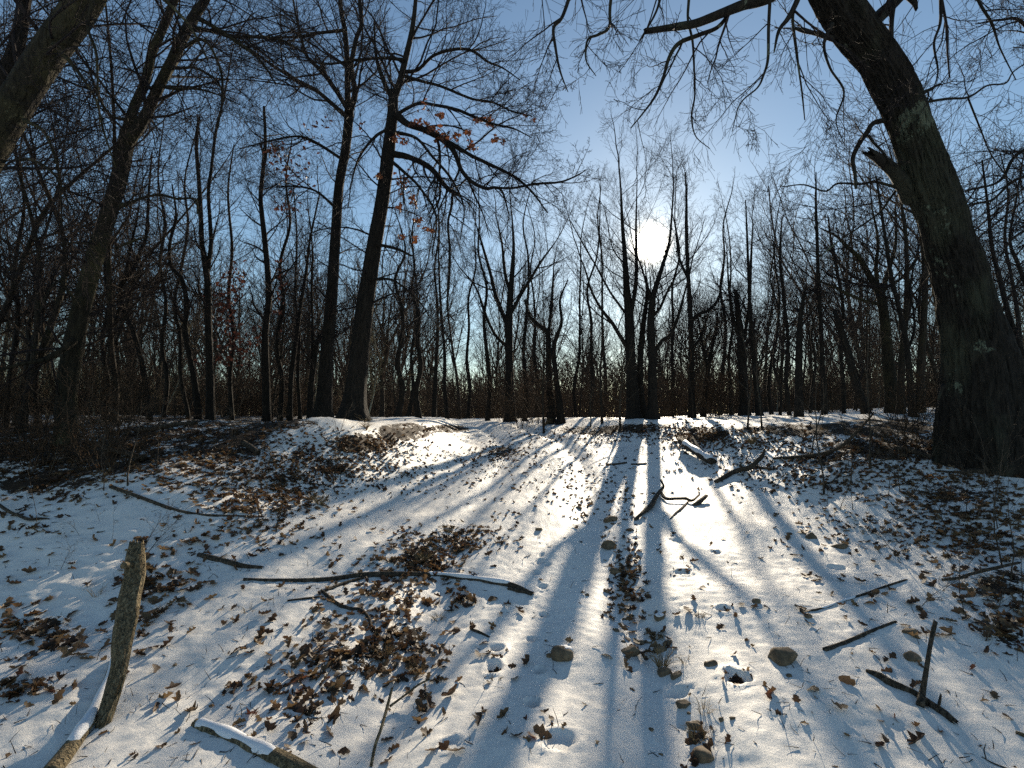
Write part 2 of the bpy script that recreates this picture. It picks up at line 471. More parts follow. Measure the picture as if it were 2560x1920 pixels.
class Habit:
    def __init__(s, seg=(8, 6, 4, 3), wig=(.10, .22, .30, .35), trop=(.03, .05, .03, .0), kids=(9, 6, 5, 0),
                 ratio=(.55, .5, .5), ang=(0.75, 0.8, 0.8), sides=(7, 4, 3, 3), rmin=.0035, taper=.25, start=(.25, .2, .15), rk=.55):
        s.__dict__.update(locals())
def grow(tb, p, d, L, r, lvl, H, rng, tips=None):
    n = H.seg[lvl]; st = L / n; w = H.wig[lvl]; tr = H.trop[lvl]
    pts, rad, dirs = [p], [r], [d]
    for i in range(n):
        d = nz((d[0] + rng.gauss(0, w), d[1] + rng.gauss(0, w), d[2] + rng.gauss(0, w) * 0.8 + tr))
        p = (p[0] + d[0] * st, p[1] + d[1] * st, p[2] + d[2] * st)
        pts.append(p); dirs.append(d)
        rad.append(max(H.rmin, r * (1 - (1 - H.taper) * (i + 1) / n)))
    tb.add(pts, rad, H.sides[lvl])
    last = lvl + 1 >= len(H.seg)
    if last:
        if tips is not None: tips.append((p, d))
        return
    K = H.kids[lvl]
    s0 = H.start[lvl]
    for k in range(K):
        t = s0 + (1 - s0) * (k + rng.random()) / K
        i = min(n - 1, int(t * n)); f = t * n - i
        a, b = pts[i], pts[i + 1]
        q = (a[0] + (b[0] - a[0]) * f, a[1] + (b[1] - a[1]) * f, a[2] + (b[2] - a[2]) * f)
        rr = rad[i] + (rad[i + 1] - rad[i]) * f
        l = L * H.ratio[lvl] * (1.15 - 0.65 * t) * (0.6 + 0.8 * rng.random())
        grow(tb, q, deflect(dirs[i + 1], H.ang[lvl] * (0.7 + 0.6 * rng.random()), rng), l, max(H.rmin, min(rr * 0.8, rr * H.rk * (0.7 + 0.6 * rng.random()))), lvl + 1, H, rng, tips)
def side_branches(tb, pts, rad, n, L, H, rng, t0=0.2, t1=1.0, ang=1.0, rk=0.35, bias=None, tips=None, lvl=1, tlen=0.5):
    """n branches of length about L from a stem given as points"""
    P = [tuple(map(float, q)) for q in pts]; m = len(P) - 1
    for k in range(n):
        t = t0 + (t1 - t0) * (k + rng.random()) / n
        i = min(m - 1, int(t * m)); f = t * m - i
        a, b = P[i], P[i + 1]
        q = (a[0] + (b[0] - a[0]) * f, a[1] + (b[1] - a[1]) * f, a[2] + (b[2] - a[2]) * f)
        d = nz((b[0] - a[0], b[1] - a[1], b[2] - a[2]))
        rr = rad[i] + (rad[i + 1] - rad[i]) * f
        grow(tb, q, deflect(d, ang * (0.75 + 0.5 * rng.random()), rng, bias), L * (1 + tlen * (0.5 - t)) * (0.55 + 0.9 * rng.random()),
             max(H.rmin, rr * rk * (0.6 + 0.8 * rng.random())), lvl, H, rng, tips)

def leaf_grid(L, W, fold, curl, lobes, seed, rows=6):
    """an oak leaf: two strips beside the midrib, lobed outline, curled"""
    rs = np.random.RandomState(seed)
    t = np.linspace(0, 1, rows + 1)
    w = np.sin(pi * np.clip(t * 0.93 + 0.05, 0, 1)) ** 0.8 * W
    lob = np.where(np.arange(rows + 1) % 2 == 1, 1.15, 1 - lobes); w = w * lob
    w[-1] *= .3
    y = (t - 0.5) * L
    V = []
    for i in range(rows + 1):
        z = curl * L * ((2 * t[i] - 1) ** 2) + rs.uniform(-.03, .03) * L
        j = rs.uniform(.8, 1.2, 2)
        V += [(-w[i] * j[0] * cos(fold), y[i] + rs.uniform(-.05, .12) * L * (i % 2), z + w[i] * j[0] * sin(fold) * rs.uniform(.6, 1.5)), (0, y[i], z),
              (w[i] * j[1] * cos(fold), y[i] + rs.uniform(-.05, .12) * L * (i % 2), z + w[i] * j[1] * sin(fold) * rs.uniform(.6, 1.5))]
    Q = []
    for i in range(rows):
        a = i * 3; Q += [(a, a + 1, a + 4, a + 3), (a + 1, a + 2, a + 5, a + 4)]
    return np.array(V), np.array(Q)
LEAVES = [leaf_grid(1, .30 + .05 * (i % 3), [.12, .62, .28, .85, .2][i % 5], [.06, .24, -.10, .12][i % 4], [.45, .3, .5][i % 3], i) for i in range(14)]
SMALL = [leaf_grid(1, .34, [.3, .8][i % 2], [.15, -.15, .25][i % 3], .35, 40 + i, rows=3) for i in range(6)]
def rotm(a, b, c):
    ca, sa, cb, sb, cc, sc = np.cos(a), np.sin(a), np.cos(b), np.sin(b), np.cos(c), np.sin(c)
    M = np.empty((len(a), 3, 3))
    M[:, 0, 0] = cc * cb; M[:, 0, 1] = cc * sb * sa - sc * ca; M[:, 0, 2] = cc * sb * ca + sc * sa
    M[:, 1, 0] = sc * cb; M[:, 1, 1] = sc * sb * sa + cc * ca; M[:, 1, 2] = sc * sb * ca - cc * sa
    M[:, 2, 0] = -sb; M[:, 2, 1] = cb * sa; M[:, 2, 2] = cb * ca
    return M
def scatter_leaves(P, size, tilt, kinds, rs):
    """many leaves as one mesh: P (n,3)"""
    n = len(P); pick = rs.randint(0, len(kinds), n)
    M = rotm(rs.normal(0, tilt, n), rs.normal(0, tilt, n), rs.uniform(0, 2 * pi, n))
    parts, tones = [], []
    for k, (V, Q) in enumerate(kinds):
        ix = np.where(pick == k)[0]
        if not len(ix): continue
        W = np.einsum('nij,vj->nvi', M[ix], V) * size[ix][:, None, None] + P[ix][:, None, :]
        QQ = Q[None] + (np.arange(len(ix)) * len(V))[:, None, None]
        parts.append((W.reshape(-1, 3), QQ.reshape(-1, 4), None)); tones.append(np.repeat(rs.rand(len(ix)), len(V)))
    V, Q, _ = join(parts)
    return V, Q, np.concatenate(tones)
# ------------------------------------------------------------------ the ground
def graded(a, b, fine_a, fine_b, s, g):
    out = list(np.arange(fine_a, fine_b, s)); st = s; x = out[-1]
    while x < b: st *= g; x += st; out.append(x)
    st = s; x = out[0]; left = []
    while x > a: st *= g; x -= st; left.append(x)
    return np.array(left[::-1] + out)
gx = graded(-60, 60, -3.0, 3.4, 0.019, 1.030)
gy = graded(-6, 130, 2.0, 4.6, 0.019, 1.024)
X, Y = np.meshgrid(gx, gy)
Z = ground_h(X, Y)
LITTER = [  # sight-line patches of bare leaf litter: centre, radii, strength
    (300, 1120, 420, 70, 1.0), (90, 1180, 170, 60, .95), (560, 1100, 150, 45, .9), (200, 1060, 400, 40, 1.0), (560, 1055, 260, 30, .95),
    (900, 1110, 90, 26, 1.25), (1010, 1080, 70, 22, 1.15), (760, 1140, 60, 25, .9), (1120, 1072, 60, 12, .9), (700, 1200, 110, 45, .72), (840, 1170, 120, 45, .7), (620, 1230, 60, 30, .66),
    (2300, 1120, 300, 40, .85), (2200, 1070, 160, 30, .95), (2000, 1075, 200, 20, .85), (2380, 1230, 190, 60, .62), (2050, 1150, 150, 40, .62),
    (1750, 1085, 80, 22, .92), (1480, 1075, 130, 16, .75), (1600, 1072, 160, 18, .7), (1260, 1130, 60, 16, .8),
    (1060, 1390, 90, 60, .66), (870, 1660, 160, 80, .66), (1010, 1590, 60, 60, .60), (780, 1780, 140, 60, .58), (100, 1570, 120, 60, .60), (60, 1720, 100, 40, .6),
    (380, 1470, 90, 40, .62), (2500, 1460, 110, 60, .7), (2520, 1590, 80, 50, .6), (1700, 1720, 60, 90, .5), (1600, 1580, 70, 60, .45)]
LIT = np.zeros_like(X)
cp, sp = cos(PITCH), sin(PITCH)
vy, vz = Y, Z - CAM[2]
fw = np.maximum(vy * cp + vz * sp, 0.2); PX = 1280 + F * X / fw; PY = 960 - F * (vz * cp - vy * sp) / fw
for cx, cy, rx, ry, s_ in LITTER:
    wx, wy = on_ground_many([cx], [cy + 0])
    LIT = np.maximum(LIT, s_ * np.exp(-(((PX - cx) / rx) ** 2 + ((PY - cy) / ry) ** 2) ** 1.3 * 0.7) * (Y > 1.5))
LIT = np.maximum(LIT, 0.50 * sm((Y - 22) / 4)); LIT = np.maximum(LIT, 0.62 * sm((-X - 7) / 4) * sm((Y - 4) / 3)); LIT = np.maximum(LIT, 0.55 * sm((X - 8) / 4) * sm((Y - 4) / 3))
LIT = np.where(LIT > 1.02, 0.90, np.minimum(LIT, 0.68)) + 0.14 * n2(X * 1.3, Y * 1.3) + 0.10 * n2(X * 4.1, Y * 4.1)
for fx, fy, rx, ry, dp in FOOT:
    if dp > .034: LIT = np.maximum(LIT, 0.95 * np.exp(-(((X - fx) / rx) ** 2 + ((Y - fy) / ry) ** 2) * .9))
# litter zones are lumpier
Z = Z + np.clip(LIT - 0.5, 0, 0.5) * (0.24 * n2(X * 4, Y * 4) + 0.14 * n2(X * 13, Y * 13) + .05 * n2(X * 31, Y * 31))
ny, nx = X.shape
idx = np.arange(ny * nx).reshape(ny, nx)
Q = np.stack([idx[:-1, :-1], idx[:-1, 1:], idx[1:, 1:], idx[1:, :-1]], -1).reshape(-1, 4)
me = mesh_np('ground', np.stack([X, Y, Z], -1).reshape(-1, 3), Q)
a = me.attributes.new('litter', 'FLOAT', 'POINT'); a.data.foreach_set('value', LIT.astype(np.float32).ravel())
tag(obj('ground', me, M_GROUND), kind='structure')
# the land beyond, out to the horizon
xs = np.concatenate([np.geomspace(2500, 58, 12) * -1, np.geomspace(58, 2500, 12)]); ys = np.concatenate([[-2500, -800, -200, -50], [-5.5], np.linspace(0, 129, 12), np.geomspace(140, 2500, 12)])
FX, FY = np.meshgrid(xs, ys)
FZ = ground_h(np.clip(FX, -59, 59), np.clip(FY, -5, 129), False) - 0.12
fi = np.arange(FX.size).reshape(FX.shape)
FQ = np.stack([fi[:-1, :-1], fi[:-1, 1:], fi[1:, 1:], fi[1:, :-1]], -1)
inner = (FX[:-1, :-1] > -59) & (FX[:-1, 1:] < 59) & (FY[:-1, :-1] > -5.6) & (FY[1:, :-1] < 129.5)
me = mesh_np('far_ground', np.stack([FX, FY, FZ], -1).reshape(-1, 3), FQ[~inner])
a = me.attributes.new('litter', 'FLOAT', 'POINT'); a.data.foreach_set('value', np.full(FX.size, 0.5, np.float32))
tag(obj('far_ground', me, M_GROUND), kind='structure')

# ------------------------------------------------------------------ the near trees, stem by stem
def stem(guide, d, dd=0.0):
    """guide: (px, py, width in px); depth d, changing by dd to the end -> points, radii"""
    S = spline([(a, b, c) for a, b, c in guide], 6)
    ds = d + dd * np.linspace(0, 1, len(S))
    P = np.array([at(q[0], q[1], e) for q, e in zip(S, ds)])
    off = np.sqrt(1 + ((S[:, 0] - 1280) / F) ** 2)
    return P, np.maximum(S[:, 2] / 2 * ds / F / off, 0.004)
H_OAK = Habit(seg=(8, 8, 5, 4, 2), wig=(.1, .13, .16, .18, .2), trop=(.02, .01, .01, .01, .0), kids=(0, 7, 5, 2, 0), ratio=(.6, .50, .5, .5), ang=(.8, .75, .7, .7), sides=(8, 5, 4, 3, 3), rmin=.0024, taper=.3, start=(.1, .12, .1, .1), rk=.5)
H_DROOP = Habit(seg=(8, 8, 5, 4), wig=(.1, .12, .14, .13), trop=(.0, -.03, -.03, -.02), kids=(0, 8, 5, 0), ratio=(.6, .48, .5), ang=(.8, .7, .7), sides=(8, 5, 3, 3), rmin=.0021, taper=.3, start=(.1, .12, .1, .1), rk=.5)
H_THIN = Habit(seg=(8, 7, 4, 3), wig=(.1, .13, .17, .2), trop=(.02, .04, .03, .0), kids=(0, 6, 4, 0), ratio=(.6, .5, .5), ang=(.8, .7, .8), sides=(8, 4, 3, 3), rmin=.0026, taper=.3, start=(.1, .15, .1), rk=.5)

class Tree:
    def __init__(s, name, label, base, m=None, tm=None, cat='tree', group=None):
        s.o = np.array(base); s.r = root(name, base, label, cat, group); s.m = m or M_OAK; s.tm = tm or M_TWIG
        s.tb = Tubes(); s.tips = []; s.ls = 1.0; s.nf = 1.0
    def trunk(s, parts, m=None): 
        V, Q, T = join(parts); obj('trunk', mesh_np('trunk', V, Q, T), m or s.m, s.r)
    def tube(s, P, rad, **k): return tubular(P, rad, origin=s.o, **k)
    def limb(s, P, rad, name='limb', m=None, **k):
        k.setdefault('k', 12); V, Q, T = tubular(P, rad, origin=s.o, **k)
        return obj(name, mesh_np(name, V, Q, T), m or s.m, s.r)
    def done(s):
        obj('crown', s.tb.mesh('crown', s.o), s.tm, s.r)
        return s.r

# --- T5, the big leaning tree on the right
rng = random.Random(5)
D5 = 6.3
P, r_ = stem([(2492,1190,300),(2478,1120,262),(2462,1050,236),(2456,986,214),(2447,909,192),(2431,831,166),(2412,754,150),(2396,677,142),(2373,617,132),(2354,540,128),(2325,463,130),(2302,386,116),(2275,309,108),(2244,231,112),(2200,154,106),(2140,77,112),(2088,0,112),(2046,-80,100),(2010,-170,86),(1985,-300,60)], D5, -0.5)
P[0, 2] = min(P[0, 2], gz(P[0, 0], P[0, 1]) - 0.15)
t5 = Tree('oak_tree', 'massive leaning oak with lichen patches and broken stubs on the right', (P[1][0], P[1][1], gz(P[1][0], P[1][1])), M_BIG)
t5.ls = 1.6; t5.nf = .47
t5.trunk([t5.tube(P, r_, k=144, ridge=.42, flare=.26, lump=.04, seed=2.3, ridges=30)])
main5 = (P, r_)
def limbs(t, L, H, rng):
    for g, d, dd, n, ln, opt in L:
        P, rr = stem(g, d, dd)
        t.limb(P, rr, lump=.10, ridge=.03, seed=rng.random() * 9, jag=opt.get('jag', 0), m=opt.get('m'), name=opt.get('name', 'limb'), k=opt.get('k', 10))
        if n: side_branches(t.tb, P, rr, max(2, int(n * t.nf)), ln * t.ls, opt.get('H', H), rng, opt.get('t0', .15), 1.0, opt.get('ang', .9), opt.get('rk', .45), opt.get('bias'), t.tips)
        if opt.get('ext', 0):
            d3 = nz(tuple(P[-1] - P[-2])); grow(t.tb, tuple(P[-1]), d3, opt['ext'], float(rr[-1]), 1, opt.get('H', H), rng, t.tips)
limbs(t5, [
  ([(2285,490,74),(2262,464,50),(2236,430,40),(2205,402,34),(2178,384,26)], 6.15, -.3, 0, 0, dict(jag=.2, k=26, name='broken_stub')),
  ([(2212,300,16),(2182,309,15),(2167,332,15),(2148,359,14),(2132,397,12),(2137,432,10),(2140,471,8)], 6.0, -.3, 5, .25, dict(H=H_THIN, name='dead_branch')),
  ([(2170,338,9),(2187,360,8),(2205,378,7),(2220,398,6),(2232,417,4)], 5.85, 0, 2, .15, dict(H=H_THIN, name='dead_branch')),
  ([(2246,470,10),(2190,455,8),(2150,460,7),(2094,459,6),(2063,478,5),(2010,462,4),(1955,467,3)], 6.1, .3, 9, .45, dict(H=H_THIN)),
  ([(2245,470,8),(2222,500,7),(2200,530,6),(2160,560,5),(2100,600,4),(2040,650,3)], 6.2, .5, 8, .5, dict(H=H_THIN)),
  ([(2050,-90,58),(1975,-50,44),(1920,-8,34),(1859,12,27),(1801,35,24),(1743,58,22),(1700,66,20),(1666,71,17),(1612,79,15)], 5.9, -.3, 3, .5, dict(H=H_DROOP, k=14, jag=.02)),
  ([(1822,36,11),(1793,69,11),(1745,88,11),(1697,108,11),(1673,143,10),(1658,193,8),(1639,239,7),(1610,280,5),(1577,320,3)], 5.85, 0, 13, .55, dict(H=H_DROOP)),
  ([(1727,-60,8),(1722,0,8),(1720,50,7),(1731,100,7),(1735,162,6),(1737,239,5),(1729,289,5),(1739,340,3),(1775,372,2)], 5.8, 0, 12, .5, dict(H=H_DROOP)),
  ([(1700,-200,14),(1690,-120,11),(1660,-40,8),(1640,30,6),(1600,100,4)], 5.6, 0, 9, .6, dict(H=H_DROOP)),
  ([(2010,-60,22),(1993,0,17),(1970,46,14),(1947,77,10),(1935,131,4)], 5.7, -.2, 6, .5, dict(H=H_DROOP, ang=.7)),
  ([(1985,20,9),(1982,54,8),(1990,120,8),(1997,174,6),(2005,231,5),(2012,300,3)], 5.7, .2, 10, .6, dict(H=H_DROOP)),
  ([(2084,98,16),(2040,84,13),(2010,78,11),(1987,70,8)], 5.9, -.1, 3, .3, dict(H=H_THIN, jag=.03)),
  ([(1930,-80,10),(1922,60,9),(1920,147,8),(1908,190,7),(1893,220,5),(1850,260,4),(1830,330,2)], 5.6, 0, 12, .55, dict(H=H_DROOP)),
  ([(2080,60,13),(2060,110,9),(2075,170,7),(2110,230,6),(2090,300,4),(2110,360,2)], 5.6, -.2, 8, .5, dict(H=H_DROOP)),
  ([(2168,90,42),(2190,50,38),(2221,19,34),(2262,-20,28),(2330,-90,22),(2420,-150,16)], 6.1, .5, 6, 1.0, dict(H=H_DROOP, k=14)),
  ([(2262,-20,26),(2285,5,18),(2290,20,10)], 6.2, 0, 0, 0, dict(jag=.05, name='broken_stub')),
  ([(2232,140,15),(2229,116,14),(2228,80,14),(2231,39,13),(2240,-20,11)], 6.15, .1, 4, .5, dict(H=H_THIN)),
  ([(2295,236,15),(2320,226,11),(2348,210,6)], 6.2, 0, 1, .2, dict(jag=.04, name='broken_stub')),
  ([(2300,258,9),(2367,247,8),(2421,243,7),(2468,214,6),(2514,208,5),(2533,180,4),(2575,150,3)], 6.2, .4, 13, .6, dict(H=H_DROOP)),
  ([(2420,245,6),(2450,320,5),(2480,390,4),(2540,470,3)], 6.4, .3, 9, .5, dict(H=H_DROOP)),
  ([(2350,-120,14),(2352,0,10),(2350,60,8),(2335,110,7),(2345,180,5),(2330,230,3)], 5.6, -.3, 12, .55, dict(H=H_DROOP)),
  ([(2460,-120,14),(2440,-20,10),(2480,60,8),(2500,120,5),(2540,200,3)], 5.6, -.3, 12, .6, dict(H=H_DROOP)),
  ([(1500,-240,18),(1440,-60,12),(1407,39,9),(1384,69,8),(1388,116,7),(1400,177,5),(1420,230,2)], 5.2, 0, 13, .55, dict(H=H_DROOP)),
  ([(1560,-200,14),(1527,0,9),(1523,66,8),(1497,86,7),(1469,100,6),(1465,150,4),(1490,190,2)], 5.3, 0, 11, .5, dict(H=H_DROOP)),
  ([(1985,-280,60),(1800,-330,44),(1650,-300,32),(1500,-240,18),(1330,-120,8)], 5.8, -.6, 14, 1.0, dict(H=H_DROOP)),
  ([(1985,-290,60),(2150,-400,44),(2350,-330,30),(2520,-220,16),(2640,-80,8)], 5.8, -.6, 12, 1.1, dict(H=H_DROOP)),
  ([(2360,960,12),(2345,1000,6)], 6.0, 0, 0, 0, dict(name='broken_stub', jag=.02)),
], H_DROOP, rng)
t5.done()

# --- T1, leaning trunks at the left edge
rng = random.Random(15)
P, r_ = stem([(-560,1240,190),(-440,1060,150),(-330,880,132),(-215,690,122),(-95,490,112),(0,325,108),(55,235,104),(108,150,98),(160,78,96),(213,0,92),(262,-90,84),(320,-220,70),(370,-400,50)], 5.6, -.1)
P[0, 2] = gz(P[0, 0], P[0, 1]) - 0.1
t = Tree('oak_tree', 'mossy trunk leaning in across the top left corner', (P[0][0], P[0][1], gz(P[0][0], P[0][1])), M_MOSS)
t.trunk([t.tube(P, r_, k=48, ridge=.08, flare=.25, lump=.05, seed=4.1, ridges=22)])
t.ls = 1.7; side_branches(t.tb, P, r_, 14, 2.2, H_DROOP, rng, .35, .98, 1.0, .16)
limbs(t, [
  ([(262,-90,40),(330,-60,20),(400,-10,12),(470,60,8),(520,150,5)], 5.4, 0, 8, .6, {}),
  ([(135,110,20),(180,160,13),(210,200,10),(240,250,7),(260,330,6),(290,420,3)], 5.4, 0, 13, .6, {}),
  ([(60,300,16),(110,330,10),(140,400,8),(155,470,6),(190,540,3)], 5.4, 0, 12, .6, {}),
  ([(40,400,14),(80,400,10),(130,430,8),(150,470,6),(155,560,4)], 5.3, 0, 10, .55, {}),
  ([(250,-60,16),(220,60,10),(240,130,8),(245,230,6),(250,330,3)], 5.0, 0, 12, .55, {}),
], H_DROOP, rng); t.done()
rng = random.Random(16)
P, r_ = stem([(-420,1200,80),(-330,960,62),(-230,720,56),(-120,480,50),(-30,280,48),(20,170,44),(45,100,42),(62,0,38),(80,-110,30),(110,-300,16)], 6.4, 0)
P[0, 2] = gz(P[0, 0], P[0, 1]) - 0.1
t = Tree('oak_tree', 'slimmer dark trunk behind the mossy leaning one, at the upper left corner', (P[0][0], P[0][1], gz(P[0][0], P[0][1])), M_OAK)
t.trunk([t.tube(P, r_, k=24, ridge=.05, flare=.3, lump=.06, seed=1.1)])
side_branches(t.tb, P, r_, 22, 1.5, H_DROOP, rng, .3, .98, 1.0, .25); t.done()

# --- T2, forked leaning tree left
rng = random.Random(21)
P, r_ = stem([(164,1150,84),(166,1100,66),(166,1040,60),(168,975,58),(176,909,57),(198,793,54),(228,677,50),(250,600,47),(293,463,44),(308,390,44),(322,330,46)], 7.4, 0)
P[0, 2] = gz(P[0, 0], P[0, 1]) - 0.12
t = Tree('oak_tree', 'dark leaning tree forking into two close stems, in the brush on the left bank', (P[1][0], P[1][1], gz(P[1][0], P[1][1])), M_MOSS)
L_, rl = stem([(312,360,30),(326,300,30),(338,260,27),(359,216,26),(372,170,25),(381,130,24),(401,85,23),(436,0,22),(470,-90,18),(520,-230,10)], 7.4, .2)
R_, rr_ = stem([(322,350,34),(345,320,33),(368,280,30),(386,240,30),(409,193,29),(432,150,30),(459,89,29),(490,35,27),(513,0,24),(545,-70,18),(590,-180,10)], 7.35, -.2)
t.trunk([t.tube(P, r_, k=40, ridge=.07, flare=.35, lump=.06, seed=3.2, ridges=18)])
t.limb(L_, rl, k=20, ridge=.04, lump=.06, seed=2., name='fork'); t.limb(R_, rr_, k=20, ridge=.04, lump=.09, seed=6., name='fork')
t.ls = 1.6; side_branches(t.tb, L_, rl, 14, 1.6, H_DROOP, rng, .1, 1, .95, .3); side_branches(t.tb, R_, rr_, 14, 1.4, H_DROOP, rng, .1, 1, .95, .3)
side_branches(t.tb, P, r_, 14, 1.0, H_DROOP, rng, .35, 1, 1.1, .15)
limbs(t, [
  ([(302,515,16),(325,508,11),(347,498,9),(375,490,8),(405,488,8),(443,497,7),(488,498,6),(494,535,4)], 7.3, 0, 6, .4, {}),
  ([(290,620,10),(320,608,7),(345,598,6),(372,592,5)], 7.2, 0, 2, .2, {}),
  ([(480,70,16),(530,78,11),(580,92,9),(640,92,8),(700,100,6),(760,130,3)], 7.3, 0, 12, .7, {}),
  ([(495,45,14),(540,70,11),(600,110,10),(650,150,7),(690,210,4)], 7.1, -.3, 12, .7, {}),
  ([(455,120,12),(510,100,8),(550,170,7),(556,240,6),(545,320,4)], 7.1, -.3, 12, .6, {}),
  ([(420,170,12),(460,170,9),(490,170,7),(540,200,6),(560,240,3)], 7.1, 0, 8, .5, {}),
  ([(400,215,12),(440,222,9),(490,222,7),(540,235,5),(600,262,3)], 7.1, 0, 8, .5, {}),
  ([(320,300,12),(280,290,9),(250,250,7),(228,190,6),(215,150,5),(180,100,3)], 7.0, -.4, 12, .7, {}),
  ([(185,850,26),(160,872,20),(131,889,17),(100,902,15),(77,905,14),(30,916,12),(-20,932,10)], 7.2, -.6, 8, .7, {}),
  ([(196,770,14),(180,740,10),(160,715,8),(146,702,7),(120,730,6),(100,780,4)], 7.2, -.4, 8, .5, {}),
  ([(245,640,9),(220,610,7),(150,612,6),(60,640,5),(10,690,3)], 7.1, -.4, 10, .6, {}),
], H_DROOP, rng); t.done()

# --- T3 and T4, the pair on the left bank
rng = random.Random(31)
P, r_ = stem([(806,1062,60),(809,1030,46),(812,980,38),(815,909,34),(822,830,32),(829,754,30),(837,617,27),(848,463,24),(862,386,24),(871,309,24),(873,270,25)], 12.6, 0)
P[0, 2] = gz(P[0, 0], P[0, 1]) - 0.15
t = Tree('oak_tree', 'slimmer oak of the upright pair on the left bank, forked high up', (P[1][0], P[1][1], gz(P[1][0], P[1][1])), M_OAK)
A_, ra = stem([(871,290,18),(869,231,16),(868,154,15),(862,77,13),(852,20,12),(848,-60,9),(840,-200,4)], 12.6, 0)
B_, rb = stem([(874,285,18),(888,231,15),(879,185,14),(879,154,13),(891,96,12),(904,58,11),(899,0,10),(905,-80,7),(920,-200,3)], 12.5, -.3)
t.trunk([t.tube(P, r_, k=30, ridge=.08, flare=.35, lump=.04, seed=5.2)])
t.limb(A_, ra, name='fork', ridge=.02); t.limb(B_, rb, name='fork', ridge=.02)
t.ls = 1.25
for q, w in ((A_, ra), (B_, rb)): side_branches(t.tb, q, w, 16, 2.2, H_OAK, rng, .05, 1, .9, .35)
side_branches(t.tb, P, r_, 26, 1.9, H_DROOP, rng, .30, 1, 1.1, .13, tips=t.tips)
limbs(t, [
  ([(868,295,12),(825,255,11),(787,224,10),(736,197,9),(679,162,8),(620,120,6),(560,90,3)], 12.2, -1, 16, 1.2, {}),
  ([(870,275,12),(833,216,11),(802,177,10),(767,139,9),(752,89,8),(740,40,6),(730,-20,4)], 12.3, -.6, 14, 1.1, {}),
  ([(850,395,9),(794,359,7),(748,341,6),(679,351,5),(600,372,3)], 12.2, -1, 16, 1.1, {}),
  ([(868,75,9),(800,82,8),(740,92,7),(640,94,6),(560,84,3)], 12.3, -.6, 14, 1.1, {}),
  ([(840,520,8),(790,478,6),(740,466,5),(690,468,3)], 12.2, -.6, 14, .9, {}),
], H_OAK, rng)
t3tips = t.tips; t3 = t; 
rng = random.Random(41)
P, r_ = stem([(884,1072,92),(884,1036,66),(888,990,54),(897,909,48),(906,830,45),(914,754,43),(935,617,38),(956,502,35),(970,386,33),(979,309,29),(983,260,26),(983,228,26)], 11.0, 0)
P[0, 2] = gz(P[0, 0], P[0, 1]) - 0.15
t = Tree('oak_tree', 'thicker oak of the upright pair on the left bank, with orange leaves on drooping limbs', (P[1][0], P[1][1], gz(P[1][0], P[1][1])), M_OAK)
A_, ra = stem([(978,240,14),(968,224,13),(956,193,12),(945,162,10),(938,120,7),(936,60,4)], 11.0, 0)
B_, rb = stem([(986,240,20),(994,222,18),(1003,193,17),(1012,154,16),(1026,96,14),(1034,50,12),(1039,0,10),(1046,-90,7),(1040,-220,3)], 11.0, 0)
t.trunk([t.tube(P, r_, k=36, ridge=.09, flare=.35, lump=.05, seed=7.7, ridges=14)])
t.limb(A_, ra, name='fork', ridge=.02); t.limb(B_, rb, name='fork', ridge=.02)
t.ls = 1.4; side_branches(t.tb, A_, ra, 6, 1.0, H_OAK, rng, .05, 1, .9, .4); side_branches(t.tb, B_, rb, 17, 1.9, H_OAK, rng, .05, 1, .9, .35)
side_branches(t.tb, P, r_, 30, 1.5, H_DROOP, rng, .42, 1, 1.1, .12)
leafy = []
